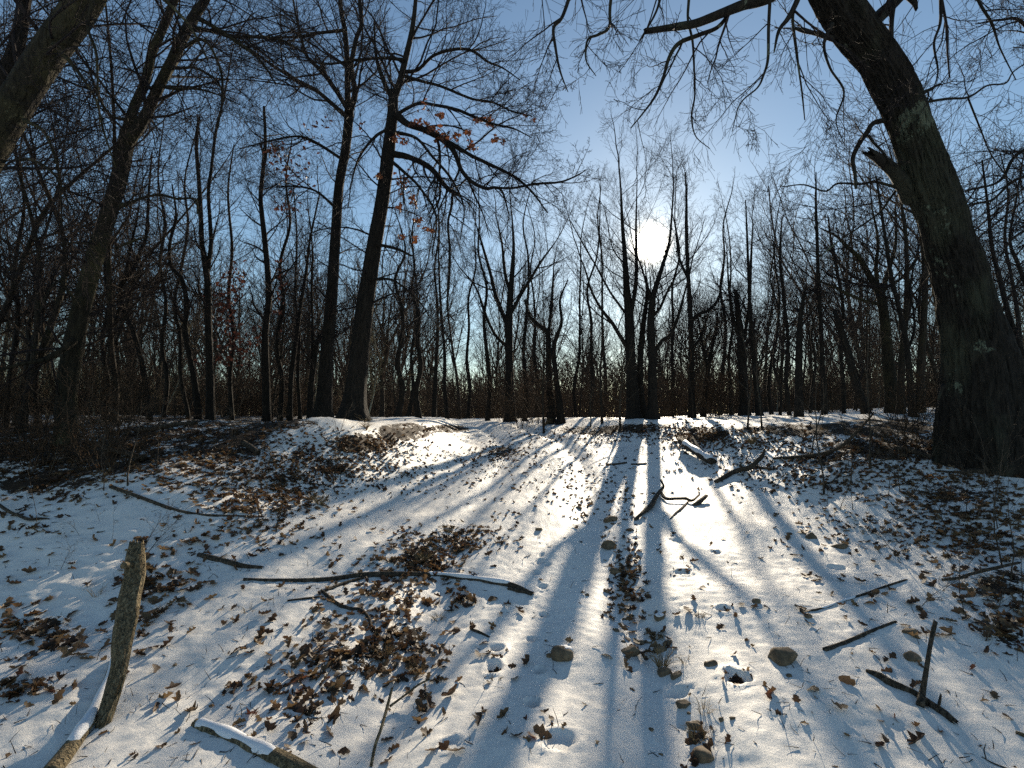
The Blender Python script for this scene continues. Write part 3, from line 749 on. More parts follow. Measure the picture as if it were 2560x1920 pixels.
limbs(t, [
  ([(990,285,22),(1018,309,17),(1060,324,16),(1103,347,15),(1134,378,13),(1153,424,11),(1180,455,10),(1215,471,9),(1238,469,7),(1257,482,6),(1273,540,3)], 10.8, -.8, 16, .9, dict(H=H_DROOP)),
  ([(1103,347,11),(1140,365,10),(1180,390,9),(1238,417,8),(1290,445,7),(1330,480,5),(1369,532,3)], 10.6, -.6, 13, .8, dict(H=H_OAK)),
  ([(985,385,18),(1026,394,14),(1076,420,14),(1111,463,12),(1130,478,12),(1147,487,10)], 10.8, -.5, 8, .6, dict(H=H_DROOP)),
  ([(1132,480,7),(1128,520,7),(1120,560,6),(1125,640,6),(1122,716,5),(1118,774,4),(1134,800,3)], 10.4, 0, 14, .45, dict(H=H_DROOP)),
  ([(992,290,12),(1010,275,9),(1049,258,9),(1084,262,8),(1142,274,8),(1188,293,7),(1240,312,6),(1285,322,4),(1330,345,2)], 10.8, -.6, 15, .9, dict(H=H_OAK)),
  ([(1009,180,11),(1045,174,9),(1084,139,8),(1138,123,8),(1180,127,7),(1219,154,6),(1257,170,4),(1300,200,2)], 10.9, -.8, 15, 1.0, dict(H=H_OAK)),
  ([(1010,190,9),(1062,205,8),(1103,216,7),(1180,247,6),(1230,255,5),(1280,278,4),(1330,290,2)], 10.8, -.6, 15, .9, dict(H=H_OAK)),
  ([(1283,470,5),(1340,460,6),(1400,455,5),(1440,440,4),(1465,425,2)], 10.0, 0, 8, .5, dict(H=H_OAK)),
  ([(1238,469,6),(1283,470,6),(1340,458,5)], 10.1, 0, 4, .5, dict(H=H_OAK)),
  ([(978,320,9),(940,340,7),(900,390,6),(880,450,4),(870,520,2)], 10.7, -.4, 12, .7, dict(H=H_DROOP)),
  ([(1012,150,10),(960,145,8),(890,150,7),(820,160,5),(760,150,3)], 10.9, -.3, 14, .9, dict(H=H_OAK)),
  ([(984,330,10),(1040,345,8),(1080,390,7),(1130,450,6),(1160,520,4),(1150,600,2)], 10.6, -.4, 14, .7, dict(H=H_DROOP)),
  ([(975,400,10),(1010,430,8),(1050,470,7),(1090,540,5),(1080,640,3)], 10.6, -.4, 14, .7, dict(H=H_DROOP)),
  ([(940,610,9),(990,622,8),(1030,640,5)], 10.8, 0, 3, .5, dict(H=H_DROOP)),
  ([(925,700,7),(980,700,6),(1040,745,4),(1080,800,2)], 10.8, -.4, 9, .6, dict(H=H_DROOP)),
], H_OAK, rng)
t4 = t
def foliage(t, spots, m, d, seed, size=.105):
    rs = np.random.RandomState(seed); P = []
    for px, py, rx, ry, n in spots:
        for _ in range(int(n * 1.4)):
            P.append(at(px + rs.normal(0, rx * .5), py + rs.normal(0, ry * .5), d + rs.normal(0, .35)))
    P = np.array(P) - t.o
    V, Q, tn = scatter_leaves(P, rs.uniform(.7, 1.2, len(P)) * size, 1.4, LEAVES, rs)
    me = mesh_np('foliage', V, Q, None, tone=tn); obj('foliage', me, m, t.r)
foliage(t4, [(1040,308,24,10,22),(1075,325,22,14,26),(1100,290,12,8,10),(1110,345,16,16,18),(1138,340,14,8,12),(1165,335,12,10,12),(1198,300,14,8,22),(1225,305,10,14,14),(1240,348,10,8,10),(1180,365,12,14,18),(985,350,16,12,12),(1012,355,12,8,8),
   (1000,455,20,20,18),(945,440,10,7,12),(1035,500,16,20,14),(1045,550,12,10,14),(1075,575,14,6,12),(1000,520,10,14,8),(1000,590,10,8,6),(1040,600,10,8,10),(1315,288,5,4,7),(1335,298,4,4,6),(1258,355,6,5,6),(1060,270,20,16,6)], M_OLEAF, 10.6, 5)
foliage(t3, [(740,440,60,30,40),(700,400,50,40,30),(720,520,50,30,26),(790,330,40,50,24),(905,310,10,16,6),(690,370,40,30,18)], M_RLEAF, 12.0, 6, .11)
t3.done(); t4.done()
# ------------------------------------------------------------------ middle trees traced stem by stem
def traced(name, label, stems, d, n_side, L, H, seed, m=None, tm=None, group=None, snag=False, t0=.3, leaves=None, ext=0, cat='tree', k=12):
    rng = random.Random(seed)
    P, rr = stem(stems[0], d)
    bx, by = P[0][0], P[0][1]; g = gz(bx, by)
    if P[0][2] > g - 0.1: P = np.vstack([[bx, by, g - 0.15], P]); rr = np.concatenate([[rr[0] * 1.25], rr])
    t = Tree(name, label, (bx, by, g), m or M_OAK, tm or M_TWIG, cat, group)
    t.trunk([t.tube(P, rr, k=k, ridge=.03, flare=.3, lump=.07, seed=rng.random() * 9, jag=.35 if snag else 0)])
    if L >= 1.8: n_side = int(n_side * 1.2) + 3; ext = L; P_end = 1
    side_branches(t.tb, P, rr, n_side, L, H, rng, t0, 1, .8 if L >= 1.8 else .9, .24 if d > 15 else .35)
    if ext: grow(t.tb, tuple(P[-1]), nz(tuple(P[-1] - P[-3])), ext, float(rr[-1]), 1, H, rng)
    for q in stems[1:]:
        Q_, rq = stem(q, d, rng.uniform(-.8, .8))
        t.limb(Q_, rq, k=8, lump=.08, seed=rng.random() * 9)
        side_branches(t.tb, Q_, rq, max(6, n_side // 2), L * .8, H, rng, .15, 1, .85, .4)
        grow(t.tb, tuple(Q_[-1]), nz(tuple(Q_[-1] - Q_[-3])), L, float(rq[-1]), 1, H, rng)
    if leaves: foliage(t, leaves, M_RLEAF, d, seed, .12)
    return t.done()
H_UP = Habit(seg=(8, 7, 5, 4), wig=(.08, .13, .20, .26), trop=(.04, .09, .05, .02), kids=(0, 8, 5, 0), ratio=(.6, .5, .5), ang=(.6, .6, .7), sides=(8, 4, 3, 3), rmin=.005, taper=.3, start=(.1, .15, .1), rk=.5)
H_UP4 = Habit(seg=(8, 7, 5, 4, 3), wig=(.08, .14, .20, .26, .3), trop=(.04, .08, .05, .03, .01), kids=(0, 8, 6, 4, 0), ratio=(.6, .5, .48, .5), ang=(.6, .6, .7, .7), sides=(8, 5, 4, 3, 3), rmin=.0050, taper=.3, start=(.1, .15, .1, .1), rk=.5)
traced('tree', 'thin straight two-stemmed tree between the Y-forked tree and the oak pair',
  [[(526,1040,26),(525,960,22),(523,880,20),(521,793,19),(520,720,18),(512,650,17),(505,610,14),(503,559,13),(498,463,11),(491,367,10),(496,301,8)],
   [(520,670,13),(527,620,12),(527,579,11),(521,482,10),(528,424,9),(540,328,8),(559,247,6),(575,160,4)]], 11.2, 12, 1.2, H_THIN, 51, snag=True)
traced('tree', 'straight thin tree with dark red leaves hanging low, left of the oak pair',
  [[(667,1035,22),(665,940,20),(663,831,18),(672,740,17),(666,640,15),(655,540,13),(652,480,12),(663,367,10),(660,266,7)]], 13, 22, 1.3, H_THIN, 52, leaves=[(560,760,40,60,90),(600,850,60,40,80),(590,700,30,40,50),(560,900,60,20,40),(700,730,14,80,24)])
traced('tree', 'snaking slim tree bent into an S halfway up, left of the thin straight pair',
  [[(496,1035,20),(488,960,17),(478,909,15),(463,831,14),(467,766,13),(455,700,12),(430,670,11),(424,640,10),(426,600,9),(440,540,7),(430,460,4)]], 12, 16, 1.1, H_DROOP, 53)
traced('tree', 'crooked slim tree with a wide Y fork, right of the dark leaning tree',
  [[(374,1040,17),(366,980,15),(355,909,14),(340,850,14),(328,816,13),(308,770,14),(302,745,16),(304,712,15),(336,669,11),(352,625,10),(366,585,9),(372,480,7),(380,380,5)],
   [(304,712,11),(316,670,9),(325,620,8),(340,560,6),(352,480,3)], [(302,760,9),(285,810,8),(270,850,7),(262,900,6),(258,980,5)]], 10, 18, 1.1, H_DROOP, 54)
traced('tree', 'slim tree with a broken top just left of the oak pair',
  [[(775,1040,18),(778,960,15),(786,900,14),(792,860,13),(797,846,12)], [(781,900,8),(781,800,7),(779,720,6),(781,620,4),(770,520,3)]], 14, 8, 1.2, H_THIN, 55, snag=True)
for i, (lab, g, d) in enumerate((
  ('slender wavy tree rising just right of the red-leaved one', [(700,1035,14),(705,950,12),(692,860,11),(708,760,10),(700,660,9),(725,560,7),(715,450,5),(730,350,3)], 15),
  ('thin tree leaning right behind the red-leaved one', [(725,1035,14),(728,940,13),(740,850,12),(752,760,10),(765,680,8),(775,600,6),(800,480,4)], 15),
  ('slim curved tree at the left end of the slope, beyond the brush', [(40,1060,20),(60,960,16),(80,860,14),(110,760,12),(90,660,10),(120,560,8),(150,440,5),(170,300,3)], 9.5),
  ('thin pale grey pole of a tree close to the left edge', [(15,1080,20),(25,940,16),(45,800,15),(38,660,12),(60,520,9),(50,380,6),(80,240,3)], 9),
  ('narrow dark tree right beside the snaking one', [(470,1035,12),(452,940,11),(450,840,10),(436,760,9),(455,660,8),(470,560,7),(462,450,5),(490,330,3)], 14),
  ('slender tree with small twisted top behind the Y-forked one', [(410,1038,14),(418,950,12),(405,860,11),(415,760,10),(400,660,9),(412,560,8),(395,440,5),(410,300,3)], 13),
  ('thin tree close behind the dark leaning one, on its right', [(262,1050,15),(270,960,13),(255,860,12),(272,760,11),(262,640,9),(290,520,7),(300,420,5),(320,330,3)], 11),
  ('thin leaning tree between the left edge and the dark leaning tree', [(95,1065,17),(88,980,14),(92,900,13),(70,820,12),(110,740,10),(140,680,8),(180,600,6),(230,500,3)], 10),
  ('tall whip of a tree beside the thin straight pair', [(580,1035,12),(575,940,11),(585,840,10),(572,740,9),(580,620,8),(570,480,6),(585,360,3)], 15),
  ('faint upright tree behind the oak pair, on its left', [(750,1035,10),(745,940,9),(748,840,8),(738,740,7),(742,600,5),(735,480,3)], 17),
  )):
    traced('tree', lab, [g], d, 20, 1.3, H_DROOP if i % 2 else H_THIN, 60 + i)
# middle distance, beyond the crest
H_MID = Habit(seg=(8, 7, 5, 3, 2), wig=(.08, .11, .14, .16, .18), trop=(.04, .075, .06, .05, .03), kids=(0, 8, 6, 3, 0), ratio=(.6, .52, .5, .5), ang=(.6, .6, .6, .6), sides=(8, 5, 3, 3, 3), rmin=.0022, taper=.3, start=(.1, .15, .1, .1), rk=.42)
traced('tree', 'tallest tree of the clump in front of the sun, left stem', [[(1587,1062,42),(1583,1010,32),(1577,909,27),(1574,812,24),(1566,716,17),(1562,639,12),(1556,560,9),(1552,470,5)],
  [(1574,800,13),(1589,716,11),(1591,640,9),(1590,570,6),(1592,480,3)], [(1576,880,13),(1550,840,11),(1531,808,10),(1505,775,8),(1480,730,6),(1462,670,4)]], 17, 8, 2.6, H_MID, 71, t0=.35)
traced('tree', 'right stem of the clump, directly under the sun, arms spread wide', [[(1631,1062,36),(1631,1000,24),(1631,909,21),(1627,812,20),(1631,754,17),(1640,716,14),(1658,658,10),(1674,600,7),(1682,500,4)],
  [(1635,880,12),(1655,852,10),(1677,835,9),(1697,785,8),(1712,730,5)], [(1632,790,10),(1650,770,8),(1668,730,6),(1690,690,4)], [(1629,770,9),(1620,720,6),(1614,680,3)]], 16.5, 6, 2.3, H_MID, 72, t0=.4)
traced('tree', 'middle stem of the clump in front of the sun, leaning a little', [[(1612,1062,26),(1602,1000,20),(1600,947,17),(1603,860,14),(1610,793,12),(1618,740,8),(1612,690,3)]], 17.4, 10, 2.0, H_MID, 73, t0=.4)
traced('tree', 'straight tree standing alone right of the clump, with a crooked arm', [[(1730,1048,21),(1729,980,16),(1729,909,14),(1726,793,13),(1720,677,10),(1716,579,9),(1716,500,6),(1714,430,3)],
  [(1728,800,11),(1752,784,9),(1774,774,8),(1795,748,7),(1806,700,4)], [(1730,870,8),(1748,850,7),(1760,815,5),(1770,790,3)], [(1722,700,8),(1700,650,6),(1690,590,4)]], 19, 8, 1.6, H_MID, 74, t0=.35)
traced('tree', 'slim dark tree with a low V fork, right of the straight lone tree', [[(1758,1045,16),(1762,980,13),(1770,928,11),(1778,880,9),(1786,840,7),(1795,780,4)], [(1768,930,8),(1760,880,6),(1750,830,4)]], 20, 8, 1.4, H_MID, 75, t0=.45)
traced('tree', 'broad-crowned tree with a thick trunk, right of the gap in the track', [[(1275,1048,28),(1274,980,22),(1273,909,20),(1272,820,19),(1275,754,17),(1280,690,13),(1284,620,8),(1280,540,4)],
  [(1274,830,12),(1255,780,11),(1238,735,10),(1225,680,8),(1205,610,6),(1190,560,3)], [(1274,790,10),(1300,740,9),(1325,700,8),(1352,655,6),(1385,610,3)], [(1273,870,9),(1240,840,8),(1215,790,7),(1190,720,5),(1150,670,3)], [(1277,740,9),(1262,680,8),(1255,610,6),(1240,540,3)]], 23, 6, 2.3, H_MID, 76, t0=.4)
traced('tree', 'crooked two-stemmed tree with a sharp elbow, just left of the clump', [[(1378,1048,22),(1376,1000,17),(1372,928,15),(1371,851,14),(1366,828,13),(1345,812,11),(1325,790,9),(1312,750,6)],
  [(1370,850,9),(1376,790,8),(1380,740,7),(1384,680,4)]], 20, 7, 1.25, H_MID, 77, t0=.5)
traced('tree', 'dark stem right beside the two-stemmed crooked tree', [[(1402,1048,20),(1397,1000,16),(1390,940,13),(1384,875,12),(1392,840,10),(1404,805,8),(1400,750,6),(1420,700,3)]], 19.5, 9, 1.25, H_MID, 78, t0=.4)
traced('tree', 'thick ragged trunk with many upright stems, right third of the treeline', [[(1862,1048,32),(1860,986,24),(1855,900,22),(1851,831,19),(1845,780,15),(1840,735,10)],
  [(1852,880,11),(1868,800,9),(1875,720,8),(1878,640,6),(1882,560,3)], [(1852,860,9),(1832,790,8),(1822,720,6),(1818,640,3)]], 18, 10, 1.5, H_MID, 79, snag=True, t0=.3)
traced('tree', 'slim tree against the ragged trunk, on its right', [[(1900,1048,20),(1895,1000,16),(1888,930,14),(1884,870,13),(1876,790,11),(1872,700,8),(1868,600,6),(1864,500,3)]], 17.5, 14, 1.3, H_MID, 80)
traced('tree', 'leafless snag with a splintered tip, upright in the right woods', [[(1997,1048,26),(1997,960,20),(1998,870,18),(2001,793,14),(2007,755,11),(2011,728,7)]], 14, 8, 1.1, H_THIN, 81, snag=True)
traced('tree', 'leaning snag broken off short, in the right woods', [[(2172,1052,30),(2155,1000,25),(2136,947,23),(2117,870,20),(2103,825,16),(2090,790,11)]], 13, 7, .9, H_THIN, 82, snag=True)
traced('tree', 'thick twisted mossy tree seen just left of the massive oak', [[(2233,1050,48),(2229,985,36),(2221,909,33),(2213,816,28),(2207,765,27),(2198,730,24),(2180,700,19),(2167,677,17),(2148,645,14),(2121,619,11),(2090,590,7),(2050,570,3)],
  [(2204,745,16),(2214,700,14),(2228,655,12),(2240,600,9),(2238,520,6)], [(2200,760,12),(2170,755,10),(2130,740,9),(2080,715,7),(2040,700,4)], [(2196,730,12),(2190,670,10),(2195,600,8),(2180,520,5)], [(2215,720,11),(2260,690,9),(2290,650,7),(2300,590,4)]], 14, 7, 1.7, H_MID, 83, m=M_MOSS, t0=.4)
traced('tree', 'slender leaning tree close left of the massive oak', [[(2282,1050,24),(2276,960,19),(2267,870,16),(2252,793,14),(2240,740,13),(2229,696,12),(2217,619,10),(2205,540,8),(2190,440,5)], [(2268,880,8),(2285,830,8),(2284,780,6),(2275,720,6),(2290,640,4)]], 12, 16, 1.3, H_THIN, 84)
traced('tree', 'tall straight slim tree right of the two snags', [[(2062,1050,18),(2060,960,14),(2055,909,13),(2052,820,12),(2046,700,10),(2043,600,9),(2040,520,7),(2040,430,3)]], 14, 20, 1.1, H_THIN, 85)
for i, (lab, g, d) in enumerate((
  ('slim tree with a bent top, second from the massive oak', [(2110,1050,12),(2108,960,11),(2100,860,10),(2108,780,9),(2095,690,8),(2080,620,7),(2070,540,4)], 15),
  ('thin tree rising between the snag and the straight slim tree', [(1975,1050,12),(1965,950,11),(1970,850,10),(1958,740,8),(1950,640,7),(1955,540,3)], 16),
  ('slim tree standing right of the massive oak, at the right edge', [(2600,1080,30),(2575,960,22),(2550,870,18),(2520,780,16),(2500,700,15),(2480,620,12),(2470,520,9),(2455,400,5)], 10),
  ('thin forked tree behind the massive oak, at the right', [(2560,1070,18),(2555,940,15),(2545,800,13),(2530,700,10),(2512,600,9),(2520,480,6),(2500,380,3)], 12),
  ('wavy thin tree at the very right edge', [(2640,1080,24),(2610,900,20),(2580,760,15),(2545,660,12),(2525,600,9),(2540,500,6),(2560,380,4)], 9),
  )):
    traced('tree', lab, [g], d, 22, 1.2, H_DROOP if i > 1 else H_THIN, 90 + i)
# slender trees filling the treeline, each with its own place
for i, (px, top, w, d, dx, lab) in enumerate((
  (992, 560, 22, 16, 12, 'dark slender tree right behind the thicker oak of the pair'), (1047, 600, 22, 17, -10, 'slender tree with a swept-up arm, right of the oak pair'), (1020, 500, 14, 20, 20, 'thin tree between the oak pair and the gap'),
  (1085, 520, 16, 21, 10, 'slim tree at the left side of the gap'), (1118, 480, 14, 24, -15, 'tall thin tree beyond the left side of the gap'), (1170, 520, 13, 26, 10, 'thin tree seen through the gap in the track'), (1219, 470, 16, 23, -12, 'slim tree just left of the broad-crowned one'),
  (1312, 480, 15, 24, 8, 'slim tree just right of the broad-crowned one'), (1338, 520, 12, 26, -10, 'thin tree left of the elbowed tree'), (1440, 520, 12, 25, 12, 'thin tree right of the two elbowed stems'), (1475, 480, 14, 23, 10, 'slim tree behind the thin crest sapling'),
  (1510, 470, 13, 24, -6, 'thin tree left of the clump under the sun'), (1680, 470, 14, 23, 8, 'slim tree between the clump and the lone straight tree'), (1800, 480, 16, 22, 14, 'slim tree right of the V-forked dark one'), (1828, 520, 13, 20, -8, 'thin tree left of the ragged trunk'),
  (1930, 500, 15, 19, 10, 'slender tree two places right of the ragged trunk'), (1950, 560, 12, 17, -14, 'thin tree left of the upright snag'), (2025, 560, 12, 17, 16, 'thin tree right of the upright snag'))):
    rg = random.Random(1500 + i); g = []
    for j in range(8):
        t_ = j / 7; g.append((px + dx * t_ * 1.5 + rg.gauss(0, 7) * (j > 0), 1046 + (top - 1046) * t_, w * .76 * (1 - .8 * t_)))
    traced('tree', lab, [g], d, 10, 1.3, H_THIN if i % 3 else H_UP, 1600 + i, ext=1.2, t0=.35, k=9)
# two big side limbs of a tree beyond the right edge
rng = random.Random(99)
P, rr = stem([(2900,1150,100),(2860,800,80),(2800,500,66),(2760,300,52),(2740,50,36),(2760,-250,26),(2720,-600,12),(2740,-800,5)], 7.5, 0); P[0][2] = gz(P[0][0], P[0][1]) - .1
t = Tree('oak_tree', 'tree outside the right edge whose curved limbs reach in beside the massive oak', (P[0][0], P[0][1], gz(P[0][0], P[0][1])), M_OAK)
t.trunk([t.tube(P, rr, k=24, ridge=.05, flare=.3, lump=.05, seed=3)]); side_branches(t.tb, P, rr, 16, 2.2, H_DROOP, rng, .45, 1, .9, .3)
limbs(t, [([(2790,470,30),(2680,400,20),(2600,378,14),(2560,376,12),(2530,400,11),(2510,440,10),(2480,462,8),(2410,478,5),(2390,490,3)], 7.3, -.6, 16, .8, {}),
  ([(2800,520,26),(2680,450,18),(2580,440,13),(2530,455,10),(2480,500,8),(2430,510,5),(2395,525,3)], 7.2, -.5, 14, .8, {}),
  ([(2760,320,30),(2650,200,16),(2560,60,12),(2500,50,8),(2440,60,4)], 7.0, -.5, 14, .9, {}),
  ([(2830,700,24),(2700,600,15),(2600,570,11),(2540,590,8),(2500,640,4)], 7.2, -.5, 14, .8, {})], H_DROOP, rng)
t.done()

# ------------------------------------------------------------------ the woods: a few trees built once, then copied as individuals
H_WOOD = [Habit(seg=(9, 7, 5, 3), wig=(.06, .11, .15, .2), trop=(.05, .09, .05, .03), kids=(15, 8, 6, 0), ratio=(.40, .48, .5), ang=(.62, .6, .62), sides=(7, 4, 3, 3), rmin=.0055, taper=.2, start=(.30, .15, .1), rk=.5),
          Habit(seg=(10, 6, 4, 3), wig=(.10, .14, .18, .2), trop=(.04, .06, .03, .0), kids=(18, 7, 5, 0), ratio=(.30, .5, .5), ang=(.8, .65, .7), sides=(6, 4, 3, 3), rmin=.005, taper=.2, start=(.2, .15, .1), rk=.45),
          Habit(seg=(7, 8, 6, 3), wig=(.07, .12, .16, .2), trop=(.03, .09, .05, .03), kids=(9, 10, 6, 0), ratio=(.72, .42, .5), ang=(.55, .6, .62), sides=(8, 5, 3, 3), rmin=.006, taper=.35, start=(.35, .15, .1), rk=.62)]
protos = []
for i in range(9):
    rng = random.Random(200 + i); H = H_WOOD[i % 3]
    ht = (13.5, 11.5, 12)[i % 3] * (1 + .06 * (i % 4 - 1)); rad = (.135, .09, .18)[i % 3]
    r0 = root('forest_tree', (0, 0, 0), '', 'tree'); tb = Tubes(); tips = []
    Lt = ht * (.8, .85, .62)[i % 3]
    n = 9; d = nz((rng.gauss(0, .05), rng.gauss(0, .05), 1)); p = (0, 0, -.3); pts = [p]; dirs = [d]; rads = [rad * 1.25]
    w = H.wig[0] * (1.6 if i % 3 == 1 else 1)
    for k in range(n):
        d = nz((d[0] + rng.gauss(0, w), d[1] + rng.gauss(0, w), d[2] + .12)); p = tuple(p[j] + d[j] * Lt / n for j in range(3))
        pts.append(p); dirs.append(d); rads.append(rad * (1 - .78 * (k + 1) / n))
    SP = spline([(*a, b) for a, b in zip(pts, rads)], 3)
    V, Q, T = tubular(SP[:, :3], SP[:, 3], k=9, flare=.3, lump=.06, seed=i * 1.3)
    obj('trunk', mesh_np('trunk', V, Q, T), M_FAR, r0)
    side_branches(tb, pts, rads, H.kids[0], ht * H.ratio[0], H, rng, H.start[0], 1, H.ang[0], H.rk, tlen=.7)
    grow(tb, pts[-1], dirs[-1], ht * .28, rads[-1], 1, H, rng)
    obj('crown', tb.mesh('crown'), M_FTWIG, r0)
    protos.append([r0, i % 3, False])
saps = []
H_SAP = Habit(seg=(8, 5, 3), wig=(.07, .16, .22), trop=(.05, .10, .04), kids=(20, 5, 0), ratio=(.25, .5), ang=(.6, .6), sides=(5, 3, 3), rmin=.006, taper=.2, start=(.15, .1), rk=.45)
for i in range(4):
    rng = random.Random(300 + i); ht = (6.5, 5, 8, 4)[i]
    r0 = root('sapling', (0, 0, 0), '', 'sapling'); tb = Tubes(); rad = ht * .0055 + .004
    n = 8; d = nz((rng.gauss(0, .1), rng.gauss(0, .1), 1)); p = (0, 0, -.2); pts = [p]; rads = [rad * 1.2]
    for k in range(n):
        d = nz((d[0] + rng.gauss(0, .1), d[1] + rng.gauss(0, .1), d[2] + .1)); p = tuple(p[j] + d[j] * ht / n for j in range(3)); pts.append(p); rads.append(rad * (1 - .8 * (k + 1) / n))
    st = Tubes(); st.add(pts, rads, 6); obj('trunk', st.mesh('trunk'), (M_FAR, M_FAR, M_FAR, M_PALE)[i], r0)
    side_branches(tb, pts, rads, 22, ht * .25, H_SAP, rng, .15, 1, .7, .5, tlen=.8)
    obj('crown', tb.mesh('crown'), M_SUNTWIG if i == 3 else M_FTWIG, r0); saps.append([r0, i, False])
shrubs = []
for i in range(4):
    rng = random.Random(400 + i); r0 = root('shrub', (0, 0, 0), '', 'shrub'); tb = Tubes(); st = Tubes()
    for k in range(16):
        a = rng.uniform(0, 6.28); q = rng.uniform(0, .5); 
        dd = nz((cos(a) * rng.uniform(0, .6), sin(a) * rng.uniform(0, .6), 1))
        pp = (cos(a) * q, sin(a) * q, -.1); L = rng.uniform(.7, 2.0); pts = [pp]; rads = [.009]
        for j in range(5):
            dd = nz((dd[0] + rng.gauss(0, .16), dd[1] + rng.gauss(0, .16), dd[2] + rng.gauss(0, .1))); pp = tuple(pp[m] + dd[m] * L / 5 for m in range(3)); pts.append(pp); rads.append(.009 - .001 * (j + 1))
        st.add(pts, rads, 4); side_branches(tb, pts, rads, 8, L * .38, Habit(seg=(5, 4, 3), wig=(.1, .22, .3), trop=(0, .05, .02), kids=(0, 4, 0), ratio=(.5, .55), ang=(.7, .7), sides=(3, 3, 3), rmin=.0042), rng, .2, 1, .7, .6)
    obj('stem', st.mesh('stem'), M_BRUSH, r0); obj('crown', tb.mesh('crown'), M_BRUSH, r0); shrubs.append([r0, i, False])

def place(src, x, y, label, group, s, rz):
    if src[2]: o = copy_tree(src[0])
    else: o = src[0]; src[2] = True
    o.location = (x, y, gz(x, y)); o.rotation_euler = (0, 0, rz); o.scale = (s, s, s)
    tag(o, label, None, group); return o
KINDW = ('tall grey-brown tree', 'slim wavy tree', 'broad many-limbed tree')
ZONE = [(-9, -0.86, 'at the far left'), (-.86, -.72, 'right of the leaning forked tree'), (-.72, -.6, 'behind the snaking tree'), (-.6, -.46, 'behind the red-leaved tree'), (-0.46, -0.38, 'left of the oak pair'), (-.38, -.26, 'behind the oak pair'),
        (-.26, -.14, 'left of the gap'), (-.14, -.04, 'beyond the gap in the track'), (-.04, .04, 'behind the broad-crowned tree'), (.04, .14, 'behind the elbowed tree'), (.14, .22, 'left of the sunlit clump'), (.22, .30, 'behind the clump under the sun'),
        (.30, .38, 'behind the lone straight tree'), (.38, .5, 'behind the ragged trunk'), (.5, .62, 'behind the upright snag'), (.62, .74, 'behind the leaning snag'), (.74, .86, 'left of the massive oak'), (.86, 9, 'beyond the massive oak')]
def zone(x, y):
    q = x / y
    for a, b, nme in ZONE:
        if a <= q < b: return nme
def field(n, y0, y1, srcs, words_, what, seed, smin_, smax, spread_=1.25, power=1.0, avoid=True, pick=None, ranks=('nearer', 'middle')):
    rg = random.Random(seed); out = 0; used = []
    while out < n:
        y = y0 + (y1 - y0) * rg.random() ** power; q = rg.uniform(-spread_, spread_); x = q * y
        if avoid:
            if abs(x + 1.6 + .13 * (y - 18)) < 1.6 and y < 44: continue
            if abs(x / y - 0.27) < (0.16 if y < 30 else 0.07) and srcs is protos and y < 50: continue
        if any((x - a) ** 2 + (y - b) ** 2 < (.9 if y1 > 20 else .3) for a, b in used): continue
        if srcs is saps and y < 40 and -8 < x - .28 * y < 8 and rg.random() < .85: continue
        belt = -7 < x - .28 * y < 5 and y < 64 and srcs is protos
        if belt and y < 42 and rg.random() < .75: continue
        used.append((x, y)); k = pick(rg, x, y) if pick else rg.randrange(len(srcs)); s = srcs[k]
        z = zone(x, y)
        dist = ranks[0] if y < (y0 + y1) / 2 else ranks[1]
        place(s, x, y, '%s in the %s woods %s' % (words_[s[1]], dist, z), '%s %s, %s' % (what, z, dist + ' ' + words_[s[1]]), rg.uniform(smin_, smax) * (.78 if belt else 1), rg.uniform(0, 6.28)); out += 1
def pk(rg, x, y):
    return rg.choice((0, 3, 6, 2, 5, 8) if abs(x / y) < .5 and rg.random() < .75 else (1, 4, 7, 0, 3, 6))
field(50, 22, 36, protos, KINDW, 'woods', 500, .55, .9, 1.2, pick=pk, ranks=('nearest', 'near'))
field(200, 36, 95, protos, KINDW, 'deep woods', 501, .85, 1.4, 1.15, .8, ranks=('deeper', 'deepest'))
SW = ('tall thin sapling', 'short thin sapling', 'lanky sapling', 'pale-barked sapling')
field(80, 14, 24, saps, SW, 'saplings', 502, .7, 1.1, 1.25, ranks=('nearest', 'near'))
field(170, 24, 60, saps, SW, 'far saplings', 503, .8, 1.3, 1.15, pick=lambda rg, x, y: rg.choice((3, 3, 3, 0, 1, 2) if x / y < -.5 else (0, 1, 2, 0, 1, 2, 3)), ranks=('deeper', 'deepest'))  # paler kind favoured at far left, its colour imitating sunlit growth
SHW = ('brown leafless shrub', 'low tangled shrub', 'upright twiggy shrub', 'loose spreading shrub')
field(130, 18.5, 50, shrubs, SHW, 'undergrowth shrubs', 504, .8, 1.5, 1.2, 1.4, ranks=('nearest', 'deeper'))
field(110, 50, 84, shrubs, SHW, 'distant brush', 505, 1.9, 3.0, 1.15, 1.0, avoid=False, ranks=('far', 'farthest'))
# left and right side trees close by
rg = random.Random(77)
NEARW = [a + ' the ' + b for a in ('close to', 'a little behind', 'well behind', 'just above') for b in ('left bank edge', 'brush on the bank', 'leaf-strewn slope', 'dark litter')]
for i in range(16):
    side = -1 if i < 11 else 1
    y = rg.uniform(7, 18); x = side * y * rg.uniform(.74, 1.2)
    place(protos[(1, 4, 7, 0)[i % 4]], x, y, '%s standing %s, %s' % (KINDW[protos[(1, 4, 7, 0)[i % 4]][1]], NEARW[i], zone(x, y)),
          'side trees', rg.uniform(.6, .8), rg.uniform(0, 6.28))
for i in range(20):
    side = -1 if i < 11 else 1
    y = rg.uniform(6, 12.5); x = side * y * rg.uniform(.74, 1.1)
    if side > 0 and x / y < .68: x = y * .72
    place(shrubs[i % 4], x, y, '%s on the %s bank %s, %s' % (SHW[i % 4], 'left' if side < 0 else 'right', zone(x, y), ('close by', 'farther back')[y > 9]), 'bank shrubs %d %d' % (side, i % 4), rg.uniform(.4, .7), rg.uniform(0, 6.28))
